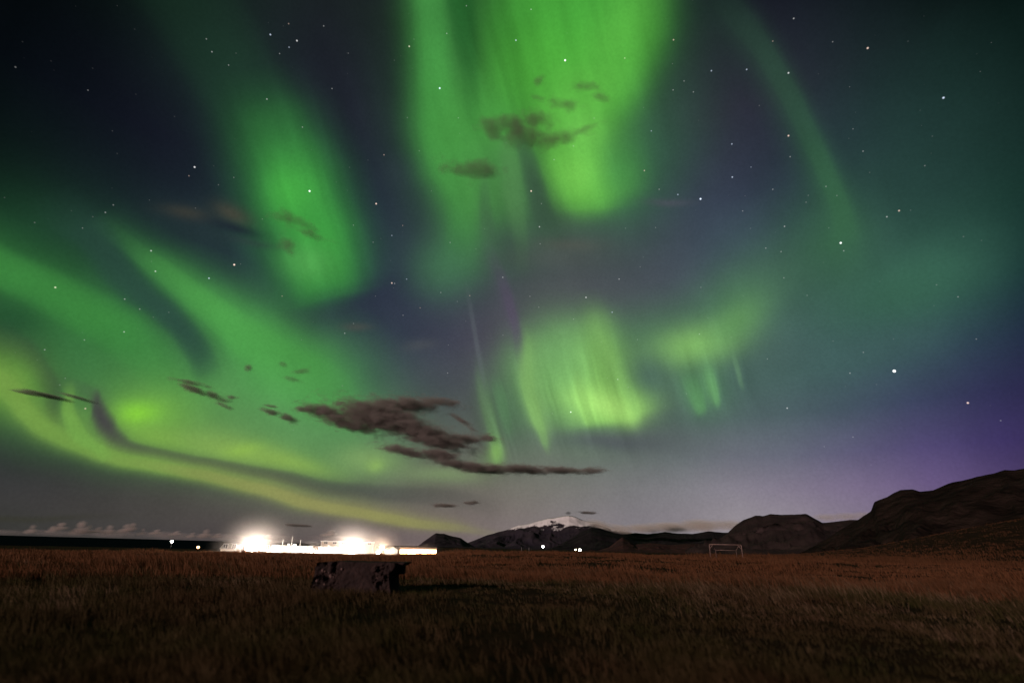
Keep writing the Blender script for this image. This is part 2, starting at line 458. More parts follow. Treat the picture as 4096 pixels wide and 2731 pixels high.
# fine rays running down the magnetic field lines, strongest in the low curtains, and faint cloud-like unevenness
def ray_streaks(across, along, amount, masks, floor, tilt=-18.0, lo=0.36, hi=0.64, seed=0.0):
    global acc
    mp = nn('ShaderNodeMapping', vector_type='TEXTURE')
    mp.inputs['Rotation'].default_value = (0, 0, R(-tilt))
    mp.inputs['Scale'].default_value = (1 / across, 1 / along, 1)
    mp.inputs['Location'].default_value = (seed, seed, 0)
    WL.new(after(CHART), mp.inputs['Vector'])
    nz_ = nn('ShaderNodeTexNoise')
    nz_.inputs['Scale'].default_value = 1.0
    nz_.inputs['Detail'].default_value = 3.0
    WL.new(mp.outputs[0], nz_.inputs['Vector'])
    mr_ = nn('ShaderNodeMapRange')
    mr_.inputs['From Min'].default_value = lo
    mr_.inputs['From Max'].default_value = hi
    mr_.inputs['To Min'].default_value = -1.0
    mr_.inputs['To Max'].default_value = 1.0
    WL.new(nz_.outputs['Fac'], mr_.inputs['Value'])
    msk = None
    for (x, y, rx, ry) in masks:
        c = chart(x, y)
        e = chart(x + 1, y) - c
        k = np.linalg.norm(e)
        mq = nn('ShaderNodeMapping', vector_type='TEXTURE')
        mq.inputs['Location'].default_value = (c[0], c[1], 0)
        mq.inputs['Scale'].default_value = (rx * k, ry * k, 1)
        WL.new(after(CHART), mq.inputs['Vector'])
        g = wmath('POWER', 1 / math.e, wvec('DOT_PRODUCT', mq.outputs[0], mq.outputs[0]))
        msk = g if msk is None else wmath('MAXIMUM', msk, g)
    amt = floor if msk is None else wmath('MULTIPLY_ADD', msk, amount - floor, floor)
    v = wmath('MULTIPLY_ADD', mr_.outputs[0], amt, 1.0)
    acc = wvec('SCALE', acc)
    WL.new(v, WN[-1].inputs['Scale'])


ray_streaks(15, 1.3, 0.20, [(1330, 900, 170, 130), (1620, 850, 120, 110), (1150, 960, 60, 120), (1250, 150, 260, 300), (700, 450, 160, 260)], 0.0)
ray_streaks(9, 0.8, 0.10, [(1180, 250, 420, 350), (700, 450, 200, 260), (1900, 450, 250, 350), (400, 800, 400, 200)], 0.0, seed=5.0)
ray_streaks(46, 2.4, 0.15, [(1340, 920, 140, 110), (1640, 870, 90, 90), (1150, 980, 60, 110)], 0.0)
nz2 = nn('ShaderNodeTexNoise')
nz2.inputs['Scale'].default_value = 3.2
nz2.inputs['Detail'].default_value = 7.0
nz2.inputs['Roughness'].default_value = 0.62
WL.new(after(DIRN), nz2.inputs['Vector'])
vv = wmath('MULTIPLY_ADD', nz2.outputs['Fac'], 0.8, 0.59)
nz3 = nn('ShaderNodeTexNoise')
nz3.inputs['Scale'].default_value = 230
nz3.inputs['Detail'].default_value = 2.0
WL.new(after(DIRN), nz3.inputs['Vector'])
vv = wmath('MULTIPLY', vv, wmath('MULTIPLY_ADD', nz3.outputs['Fac'], 0.22, 0.89))
acc = wvec('SCALE', acc)
WL.new(vv, WN[-1].inputs['Scale'])

# stars: (x, y, brightness, tint)
W_, B_, O_, Y_ = (1, 1, 1), (0.7, 0.8, 1.0), (1.0, 0.72, 0.6), (1, 0.95, 0.7)
STARS = [(711, 439, 1, W_), (864, 468, .8, O_), (538, 608, .9, O_), (900, 650, .7, O_), (447, 384, .7, W_), (434, 404, .3, O_), (1010, 203, .9, B_), (1298, 139, 1, W_),
         (1185, 93, .6, B_), (1220, 439, .8, O_), (1239, 521, .5, W_), (1609, 457, 1, B_), (1557, 447, .5, B_), (1514, 435, .3, W_), (1681, 331, .5, B_), (1682, 407, .6, B_),
         (1725, 384, .3, B_), (1811, 312, .7, O_), (1811, 168, .6, W_), (1993, 111, .7, O_), (2167, 225, .75, B_), (2065, 484, .6, O_), (2037, 498, .4, W_), (1931, 558, 1, W_),
         (2054, 852, 1.5, W_), (2223, 925, .75, O_), (1346, 683, .6, W_), (1406, 717, .5, B_), (1422, 641, .4, W_), (1311, 946, .7, W_), (127, 660, .6, Y_), (347, 576, .5, W_),
         (357, 623, .5, W_), (480, 639, .6, B_), (648, 680, .3, O_), (613, 228, .4, W_), (621, 80, .6, B_), (682, 94, .6, W_), (664, 109, .4, B_), (663, 55, .3, O_),
         (474, 90, .25, W_), (940, 107, .6, Y_), (882, 356, .4, O_), (1547, 92, .5, O_), (1546, 207, .3, W_), (1634, 163, .5, B_), (1715, 160, .5, B_), (1775, 95, .3, O_),
         (1823, 43, .4, W_), (1496, 301, .4, B_), (1480, 392, .5, O_), (1155, 637, .4, W_), (934, 641, .4, B_), (925, 518, .3, O_), (900, 541, .4, B_), (1802, 520, .4, W_),
         (1794, 578, .3, W_), (1759, 570, .3, W_), (1808, 937, .5, W_), (196, 938, .5, O_), (285, 762, .4, W_), (1079, 679, .35, O_), (965, 707, .3, O_), (1938, 576, .3, W_),
         (1435, 134, .4, Y_), (1419, 871, .4, W_), (242, 488, .3, W_), (1775, 435, .3, W_)]
for (sx, sy, sb, st) in STARS:
    d = ray(sx * KD, sy * KD)
    rad = 0.0011 + 0.0009 * sb
    dist = wvec('DISTANCE', after(DIRN), tuple(d))
    g = wmath('MAXIMUM', wmath('MULTIPLY_ADD', dist, -1.0 / rad, 1.0), 0.0)
    sc = nn('ShaderNodeVectorMath', operation='MULTIPLY_ADD')
    sc.inputs[1].default_value = tuple((2.2 * sb * sb + 0.12) * t for t in st)
    WL.new(g, sc.inputs[0])
    WL.new(acc, sc.inputs[2])
    acc = sc.outputs[0]
vo = nn('ShaderNodeTexVoronoi')
vo.inputs['Scale'].default_value = 58
WL.new(after(DIRN), vo.inputs['Vector'])
sv = nn('ShaderNodeSeparateColor')
WL.new(vo.outputs['Color'], sv.inputs[0])
fs = wmath('MAXIMUM', wmath('MULTIPLY_ADD', vo.outputs['Distance'], -13.0, 1.0), 0.0)
fs = wmath('MULTIPLY', fs, wmath('MULTIPLY', wmath('POWER', sv.outputs[0], 4.0), 0.5))
up = nn('ShaderNodeMapRange')
up.inputs['From Min'].default_value = R(6)
up.inputs['From Max'].default_value = R(16)
WL.new(ELN, up.inputs['Value'])
fs = wmath('MULTIPLY', fs, up.outputs[0])
acc = wvec('ADD', acc, (0, 0, 0))
n = WN[-1]
WL.new(fs, n.inputs[1])
bg = nn('ShaderNodeBackground')
bg.inputs['Strength'].default_value = 1.0
WL.new(acc, bg.inputs['Color'])
wo = nn('ShaderNodeOutputWorld')
WL.new(bg.outputs[0], wo.inputs['Surface'])
world.cycles.sampling_method = 'MANUAL'
world.cycles.sample_map_resolution = 256

# ------------------------------------------------------------------ the low moon behind the camera, to its left
moon_d = bpy.data.lights.new('moonlight', 'SUN')
moon_d.energy = 3.0
moon_d.angle = R(0.5)
moon_d.color = (1.0, 0.76, 0.70)
moon = bpy.data.objects.new('moonlight', moon_d)
COL.objects.link(moon)
MOON_TO = Vector((0.62, 0.78, -0.16)).normalized()      # the way the light travels
moon.rotation_euler = MOON_TO.to_track_quat('-Z', 'Y').to_euler()
moon.location = (0, 0, 50)
#REST
# ------------------------------------------------------------------ small helpers
def tag(o, label=None, cat=None, group=None, kind=None):
    if label: o['label'] = label
    if cat: o['category'] = cat
    if group: o['group'] = group
    if kind: o['kind'] = kind
    return o


def empty(name, loc, rz=0.0):
    o = bpy.data.objects.new(name, None)
    COL.objects.link(o)
    o.location = tuple(loc)
    o.rotation_euler = (0, 0, rz)
    o.empty_display_size = 0.2
    return o


def mesh_obj(name, bm, mat, parent=None, smooth=False):
    me = bpy.data.meshes.new(name)
    bmesh.ops.recalc_face_normals(bm, faces=bm.faces)
    bm.to_mesh(me)
    bm.free()
    if smooth:
        me.shade_smooth()
    o = bpy.data.objects.new(name, me)
    COL.objects.link(o)
    if mat:
        me.materials.append(mat)
    if parent:
        o.parent = parent
    return o


def np_mesh(name, verts, faces, mat, smooth=True):
    me = bpy.data.meshes.new(name)
    verts = np.asarray(verts, np.float32)
    faces = np.asarray(faces, np.int32)
    n, k = faces.shape
    me.vertices.add(len(verts))
    me.vertices.foreach_set('co', verts.ravel())
    me.loops.add(n * k)
    me.loops.foreach_set('vertex_index', faces.ravel())
    me.polygons.add(n)
    me.polygons.foreach_set('loop_start', np.arange(0, n * k, k, dtype=np.int32))
    me.update(calc_edges=True)
    if smooth:
        me.shade_smooth()
    o = bpy.data.objects.new(name, me)
    COL.objects.link(o)
    me.materials.append(mat)
    return o


def box(bm, x0, x1, y0, y1, z0, z1, bevel=0.0):
    vs = [bm.verts.new(p) for p in ((x0, y0, z0), (x1, y0, z0), (x1, y1, z0), (x0, y1, z0), (x0, y0, z1), (x1, y0, z1), (x1, y1, z1), (x0, y1, z1))]
    fs = [bm.faces.new([vs[i] for i in f]) for f in ((0, 3, 2, 1), (4, 5, 6, 7), (0, 1, 5, 4), (1, 2, 6, 5), (2, 3, 7, 6), (3, 0, 4, 7))]
    if bevel:
        es = {e for f in fs for e in f.edges}
        bmesh.ops.bevel(bm, geom=list(es), offset=bevel, segments=2, affect='EDGES', profile=0.5)


def tube(bm, pts, r, seg=8):
    """round bar through points; r a number or one per point"""
    pts = [Vector(p) for p in pts]
    rs = r if isinstance(r, (list, tuple)) else [r] * len(pts)
    rings = []
    for i, p in enumerate(pts):
        t = (pts[min(i + 1, len(pts) - 1)] - pts[max(i - 1, 0)]).normalized()
        a = t.orthogonal().normalized() if i == 0 else (rings_a - t * rings_a.dot(t)).normalized()
        rings_a = a
        b = t.cross(a)
        rings.append([bm.verts.new(p + (a * math.cos(2 * math.pi * k / seg) + b * math.sin(2 * math.pi * k / seg)) * rs[i]) for k in range(seg)])
    for r0, r1 in zip(rings, rings[1:]):
        for k in range(seg):
            bm.faces.new((r0[k], r0[(k + 1) % seg], r1[(k + 1) % seg], r1[k]))
    bm.faces.new(rings[0][::-1])
    bm.faces.new(rings[-1])


def lathe(bm, prof, c=(0, 0, 0), seg=16):
    rings = []
    for r, z in prof:
        rings.append([bm.verts.new((c[0] + r * math.cos(2 * math.pi * k / seg), c[1] + r * math.sin(2 * math.pi * k / seg), c[2] + z)) for k in range(seg)])
    for r0, r1 in zip(rings, rings[1:]):
        for k in range(seg):
            bm.faces.new((r0[k], r0[(k + 1) % seg], r1[(k + 1) % seg], r1[k]))
    bm.faces.new(rings[0][::-1])
    bm.faces.new(rings[-1])


def sstep(a, b, x):
    t = np.clip((np.asarray(x, float) - a) / (b - a), 0, 1)
    return t * t * (3 - 2 * t)


_perm = rng.permutation(4096)
_val = rng.random(4096)


def vnoise(x, y):
    xi, yi = np.floor(x).astype(int), np.floor(y).astype(int)
    fx, fy = x - xi, y - yi
    fx, fy = fx * fx * fx * (fx * (fx * 6 - 15) + 10), fy * fy * fy * (fy * (fy * 6 - 15) + 10)
    def h(a, b):
        return _val[(_perm[(a & 4095)] + b) & 4095]
    return (h(xi, yi) * (1 - fx) + h(xi + 1, yi) * fx) * (1 - fy) + (h(xi, yi + 1) * (1 - fx) + h(xi + 1, yi + 1) * fx) * fy


def fbm(x, y, octv=4, rough=0.5):
    s, a, n = 0.0, 1.0, 0.0
    for i in range(octv):
        s = s + a * (vnoise(x * 2 ** i + 17.3 * i, y * 2 ** i - 9.1 * i) * 2 - 1)
        n += a
        a *= rough
    return s / n


def ridged(x, y, octv=4):
    s, a, n = 0.0, 1.0, 0.0
    for i in range(octv):
        s = s + a * (1 - 2 * np.abs(vnoise(x * 2 ** i + 5.7 * i, y * 2 ** i + 3.3 * i) - 0.5) * 2)
        n += a
        a *= 0.5
    return s / n


# ------------------------------------------------------------------ materials
def mat_new(name):
    m = bpy.data.materials.new(name)
    m.use_nodes = True
    nt = m.node_tree
    b = nt.nodes.get('Principled BSDF')
    return m, nt, b


def mix_col(nt, fac, a, b):
    mx = nt.nodes.new('ShaderNodeMix')
    mx.data_type = 'RGBA'
    if isinstance(fac, (int, float)):
        mx.inputs[0].default_value = fac
    else:
        nt.links.new(fac, mx.inputs[0])
    for i, c in ((6, a), (7, b)):
        if isinstance(c, tuple):
            mx.inputs[i].default_value = (*c[:3], 1)
        else:
            nt.links.new(c, mx.inputs[i])
    return mx.outputs[2]


def noise_fac(nt, scale, detail=4, lo=0.35, hi=0.65, rough=0.55, vec=None, coord='Object'):
    t = nt.nodes.new('ShaderNodeTexCoord')
    n = nt.nodes.new('ShaderNodeTexNoise')
    n.inputs['Scale'].default_value = scale
    n.inputs['Detail'].default_value = detail
    n.inputs['Roughness'].default_value = rough
    if vec:
        mp = nt.nodes.new('ShaderNodeMapping')
        mp.inputs['Scale'].default_value = vec
        nt.links.new(t.outputs[coord], mp.inputs[0])
        nt.links.new(mp.outputs[0], n.inputs['Vector'])
    else:
        nt.links.new(t.outputs[coord], n.inputs['Vector'])
    mr = nt.nodes.new('ShaderNodeMapRange')
    mr.inputs['From Min'].default_value = lo
    mr.inputs['From Max'].default_value = hi
    nt.links.new(n.outputs['Fac'], mr.inputs['Value'])
    return mr.outputs[0]


def bump(nt, b, scale, strength, dist, detail=5, vec=None):
    f = noise_fac(nt, scale, detail, 0, 1, vec=vec)
    bn = nt.nodes.new('ShaderNodeBump')
    bn.inputs['Strength'].default_value = strength
    bn.inputs['Distance'].default_value = dist
    nt.links.new(f, bn.inputs['Height'])
    nt.links.new(bn.outputs[0], b.inputs['Normal'])


def mat_simple(name, c1, c2, scale=2.0, rough=0.85, bmp=None, spec=0.3, metal=0.0):
    m, nt, b = mat_new(name)
    nt.links.new(mix_col(nt, noise_fac(nt, scale), c1, c2), b.inputs['Base Color'])
    b.inputs['Roughness'].default_value = rough
    b.inputs['Specular IOR Level'].default_value = spec
    b.inputs['Metallic'].default_value = metal
    if bmp:
        bump(nt, b, *bmp)
    return m


def mat_lamp(name, col, strength, base=(0.8, 0.8, 0.8)):
    m, nt, b = mat_new(name)
    b.inputs['Base Color'].default_value = (*base, 1)
    b.inputs['Emission Color'].default_value = (*col, 1)
    b.inputs['Emission Strength'].default_value = strength
    return m


# heath: patches of rust red sedge and dark moss
m, nt, b = mat_new('heath soil')
f1 = noise_fac(nt, 0.09, 5, 0.4, 0.62)
f2 = noise_fac(nt, 1.3, 5, 0.3, 0.7)
c = mix_col(nt, f1, (0.026, 0.018, 0.007), (0.034, 0.015, 0.009))
c = mix_col(nt, f2, c, (0.018, 0.012, 0.006))
nt.links.new(c, b.inputs['Base Color'])
b.inputs['Roughness'].default_value = 1
b.inputs['Specular IOR Level'].default_value = 0.02
bump(nt, b, 6.0, 0.8, 0.06)
M_GROUND = m


def grass_mat(name, a, b_, dry):
    m, nt, b = mat_new(name)
    f1 = noise_fac(nt, 0.16, 4, 0.42, 0.58)
    f2 = noise_fac(nt, 1.2, 4, 0.35, 0.7)
    c = mix_col(nt, f1, a, b_)
    c = mix_col(nt, f2, c, dry)
    nt.links.new(c, b.inputs['Base Color'])
    b.inputs['Roughness'].default_value = 0.9
    b.inputs['Specular IOR Level'].default_value = 0.05
    # thin blades let light through from behind
    tr = nt.nodes.new('ShaderNodeBsdfTranslucent')
    nt.links.new(c, tr.inputs['Color'])
    ms = nt.nodes.new('ShaderNodeMixShader')
    ms.inputs[0].default_value = 0.38
    nt.links.new(b.outputs[0], ms.inputs[1])
    nt.links.new(tr.outputs[0], ms.inputs[2])
    nt.links.new(ms.outputs[0], nt.nodes['Material Output'].inputs['Surface'])
    return m


M_GRASS = grass_mat('rusty autumn grass', (0.032, 0.030, 0.009), (0.052, 0.028, 0.014), (0.074, 0.048, 0.025))
M_DRY = grass_mat('pale dry stems', (0.150, 0.090, 0.055), (0.110, 0.062, 0.040), (0.21, 0.135, 0.088))
M_SLOPE = grass_mat('brown slope grass', (0.095, 0.038, 0.018), (0.060, 0.027, 0.013), (0.120, 0.054, 0.027))
M_SEDGE = grass_mat('red sedge', (0.125, 0.046, 0.021), (0.068, 0.029, 0.014), (0.160, 0.072, 0.037))

m, nt, b = mat_new('sea water')
b.inputs['Base Color'].default_value = (0.004, 0.010, 0.012, 1)
b.inputs['Roughness'].default_value = 1.0
b.inputs['Specular IOR Level'].default_value = 0.0
bump(nt, b, 0.05, 1.0, 3.0, 6, (1, 3, 1))
M_SEA = m

M_LAVA = mat_simple('dark lava hillside', (0.024, 0.017, 0.018), (0.046, 0.031, 0.030), 0.004, 1.0, (0.02, 0.8, 8.0), 0.02)
M_HILLFAR = mat_simple('purple brown mountainside', (0.022, 0.017, 0.025), (0.036, 0.028, 0.036), 0.002, 1.0, (0.01, 0.8, 12.0), 0.02)
M_BLACKRIDGE = mat_simple('black lava ridge', (0.010, 0.009, 0.011), (0.024, 0.019, 0.022), 0.002, 1.0, (0.01, 0.8, 12.0), 0.02)
M_REDHILL = mat_simple('red scoria', (0.062, 0.028, 0.025), (0.034, 0.021, 0.021), 0.004, 1.0, (0.02, 0.8, 8.0), 0.02)
M_CLIFF = mat_simple('brown cliff', (0.009, 0.006, 0.005), (0.028, 0.018, 0.015), 0.012, 1.0, (0.03, 1.0, 14.0), 0.02)


# ------------------------------------------------------------------ ground
def ground_z(x, y):
    x, y = np.asarray(x, float), np.asarray(y, float)
    r = np.hypot(x, y)
    az = np.degrees(np.arctan2(x, y))
    wr = sstep(-13, 2, az) * (1 - sstep(120, 160, az)) + sstep(-178, -170, -np.abs(az)) * 0
    za = 0.72 * sstep(28, 105, r)
    zl = -1.25 * sstep(35, 170, r) - 2.8 * sstep(225, 330, r)
    z = za * wr + zl * (1 - wr)
    # rising hillside on the right
    top = np.interp(az, [24, 28, 33, 37, 41, 45, 60, 75], [0.0, 0.25, 0.85, 1.7, 2.6, 3.4, 5.0, 5.0])
    rise = np.tan(np.radians(top)) * np.clip(r, 0, 700) * sstep(90, 600, r)
    z = z + rise * wr * (1 - sstep(75, 110, az))
    # hummocks
    amp = 0.13 * (1 - 0.5 * sstep(60, 200, r)) * (1 - sstep(3000, 5000, r))
    z = z + amp * fbm(x * 0.35, y * 0.35, 4) * sstep(3, 9, r) + 0.22 * fbm(x * 0.06 + 3, y * 0.06, 3) * (1 - 0.6 * sstep(60, 200, r)) * sstep(6, 14, r)
    return z


azs = np.concatenate([np.arange(-180, -64, 4.0), np.arange(-64, 64, 0.35), np.arange(64, 180.1, 4.0)])
rr = [0.0]
r_ = 0.5
while r_ < 30000:
    rr.append(r_)
    r_ *= 1.02 if 5 < r_ < 60 else (1.035 if r_ < 800 else 1.12)
rr = np.array(rr)
A, RR = np.meshgrid(np.radians(azs[:-1]), rr)
GX, GY = RR * np.sin(A), RR * np.cos(A)
GZ = ground_z(GX, GY)
# sea bed under the water on the seaward side
shore = np.interp(np.degrees(A), [-180, -100, -60, -30, -20, -12, -4, 180], [700, 500, 330, 330, 420, 900, 4000, 40000])
GZ = np.where(RR > shore, np.minimum(GZ, -4.2 - 1.0 * sstep(0, 200, RR - shore)), GZ)
na, nr = A.shape[1], A.shape[0]
V = np.stack([GX, GY, GZ], -1).reshape(-1, 3)
I = np.arange(nr * na).reshape(nr, na)
J = np.roll(I, -1, axis=1)
Fq = np.stack([I[:-1], I[1:], J[1:], J[:-1]], -1).reshape(-1, 4)
ground = np_mesh('ground', V, Fq[:, ::-1], M_GROUND)
tag(ground, kind='structure')

bm = bmesh.new()
nseg = 96
vs = [[bm.verts.new((r * math.sin(2 * math.pi * k / nseg), r * math.cos(2 * math.pi * k / nseg), -3.7)) for k in range(nseg)] for r in (150, 400, 1000, 4000, 20000, 90000)]
for r0, r1 in zip(vs, vs[1:]):
    for k in range(nseg):
        bm.faces.new((r0[k], r0[(k + 1) % nseg], r1[(k + 1) % nseg], r1[k]))
sea = mesh_obj('sea', bm, M_SEA)
tag(sea, kind='structure')


# ------------------------------------------------------------------ mountains
def mountain(name, pts, dist, front, mat, gully=0.12, back=0.5, rough=0.004, seed=0.0, daz=0.06, power=1.0, spur=0.0):
    ae = [azel(*p) for p in pts]
    a_ = np.array([v[0] for v in ae])
    e_ = np.tan(np.radians([v[1] for v in ae])) * dist + EYE[2]
    a = np.arange(a_[0], a_[-1] + daz, daz)
    h = np.interp(a, a_, e_)
    k = 1
    hs = np.convolve(np.pad(h, k, mode='edge'), np.hanning(2 * k + 3)[1:-1] / np.hanning(2 * k + 3)[1:-1].sum(), mode='valid')
    h = hs
    H = h.max()
    rows = np.concatenate([np.linspace(0, 1, 46), 1 + np.linspace(0.05, 1, 10)])
    vv = []
    for s in rows:
        if s <= 1:
            r = dist - front * (1 - s)
            prof = s ** power
        else:
            r = dist + back * front * (s - 1)
            prof = (1 - (s - 1)) ** 1.2
        arc = np.radians(a) * dist
        # gullies run down the slope, drifting sideways a little
        wob = fbm(arc / (H * 1.5) + seed, np.full_like(a, r / (H * 1.5)), 3) * 0.9
        g = ridged(arc / (H * 1.0) + seed + wob, np.full_like(a, r / (H * 1.9) + seed) + wob, 5) - 0.5
        g2 = fbm(arc / (H * 1.4) + seed + 9, np.full_like(a, r / (H * 1.4)), 4)
        m_ = 4 * s * (1 - s) if s <= 1 else 0.4
        g3 = fbm(arc / (H * 0.35) + seed, np.full_like(a, r / (H * 0.35)), 4)
        z = h * prof + H * gully * m_ * (g + 0.8 * g2) + H * rough * 6 * g3 * min(1, s * 4)
        rr_ = r + spur * front * (g2 * m_)
        z = np.where(s < 0.02, -6, z)
        vv.append(np.stack([np.sin(np.radians(a)) * rr_, np.cos(np.radians(a)) * rr_, z], -1))
    vv = np.array(vv)
    n0, n1 = vv.shape[:2]
    I = np.arange(n0 * n1).reshape(n0, n1)
    Fq = np.stack([I[:-1, :-1], I[:-1, 1:], I[1:, 1:], I[1:, :-1]], -1).reshape(-1, 4)
    o = np_mesh(name, vv.reshape(-1, 3), Fq, mat)
    tag(o, kind='structure')
    return o


# snow-capped volcano: snow above a ragged line
m, nt, b = mat_new('volcano')
tcn = nt.nodes.new('ShaderNodeNewGeometry')
sp = nt.nodes.new('ShaderNodeSeparateXYZ')
nt.links.new(tcn.outputs['Position'], sp.inputs[0])
f = noise_fac(nt, 0.0016, 7, 0.0, 1.0, 0.65, coord='Object')
ma = nt.nodes.new('ShaderNodeMath')
ma.operation = 'MULTIPLY_ADD'
nt.links.new(f, ma.inputs[0])
ma.inputs[1].default_value = 1400
nt.links.new(sp.outputs[2], ma.inputs[2])
mr = nt.nodes.new('ShaderNodeMapRange')
SNOWLINE = 715.0
mr.inputs['From Min'].default_value = SNOWLINE + 680
mr.inputs['From Max'].default_value = SNOWLINE + 745
nt.links.new(ma.outputs[0], mr.inputs['Value'])
rock = mix_col(nt, noise_fac(nt, 0.002), (0.020, 0.016, 0.025), (0.034, 0.027, 0.034))
nt.links.new(mix_col(nt, mr.outputs[0], rock, (0.80, 0.78, 0.80)), b.inputs['Base Color'])
b.inputs['Roughness'].default_value = 1
b.inputs['Specular IOR Level'].default_value = 0.05
bump(nt, b, 0.008, 0.6, 15.0)
M_VOLC = m

mountain('mountain', [(1680, 2200), (1830, 2185), (1871, 2169), (1948, 2139), (2011, 2122), (2075, 2101), (2118, 2094), (2160, 2080), (2194, 2071), (2245, 2066),
                      (2275, 2061), (2300, 2066), (2330, 2078), (2373, 2090), (2411, 2097), (2441, 2107), (2490, 2122), (2560, 2138), (2700, 2165), (2800, 2190)],
         18000, 3000, M_VOLC, 0.14, seed=3.1)
mountain('hill', [(1600, 2210), (1650, 2192), (1675, 2182), (1692, 2167), (1743, 2131), (1777, 2134), (1800, 2141), (1845, 2151), (1860, 2163), (1871, 2170), (1900, 2188), (1950, 2200)],
         13000, 2500, M_HILLFAR, 0.10, seed=8.2)
mountain('hill', [(2380, 2200), (2430, 2160), (2476, 2138), (2540, 2131), (2591, 2134), (2655, 2127), (2723, 2133), (2783, 2133), (2829, 2124), (2859, 2126), (2893, 2130), (2960, 2125), (3080, 2140), (3200, 2200)],
         11500, 3000, M_BLACKRIDGE, 0.08, seed=5.5)
mountain('hill', [(2150, 2205), (2220, 2186), (2288, 2150), (2330, 2124), (2364, 2109), (2398, 2111), (2437, 2124), (2475, 2137), (2522, 2154), (2564, 2170), (2700, 2190), (2800, 2205)],
         9000, 2600, M_BLACKRIDGE, 0.10, seed=1.7)
mountain('hill', [(2380, 2205), (2437, 2188), (2466, 2163), (2490, 2147), (2517, 2160), (2543, 2176), (2600, 2170), (2680, 2178), (2760, 2172), (2830, 2176), (2920, 2190)],
         6500, 1500, M_REDHILL, 0.10, seed=6.1)
mountain('hill', [(2740, 2212), (2825, 2176), (2868, 2158), (2906, 2133), (2944, 2099), (2974, 2078), (3021, 2060), (3050, 2064), (3080, 2056), (3123, 2060), (3165, 2056), (3225, 2056), (3255, 2071),
                  (3289, 2090), (3335, 2086), (3400, 2077), (3450, 2078), (3560, 2060), (3700, 2100), (3900, 2240)],
         5200, 2000, M_LAVA, 0.22, seed=2.2, spur=0.1)
mountain('cliff', [(3180, 2225), (3300, 2160), (3360, 2118), (3410, 2090), (3428, 2080), (3457, 2059), (3483, 2042), (3490, 2022), (3496, 2004), (3513, 1996), (3547, 1985), (3576, 1968), (3602, 1955), (3649, 1952),
                   (3678, 1961), (3734, 1958), (3768, 1947), (3810, 1930), (3904, 1908), (3980, 1891), (4019, 1876), (4057, 1879), (4096, 1872), (4300, 1830), (4700, 1800), (5200, 1900)],
         2600, 1400, M_CLIFF, 0.17, seed=4.4, rough=0.004, spur=0.06)


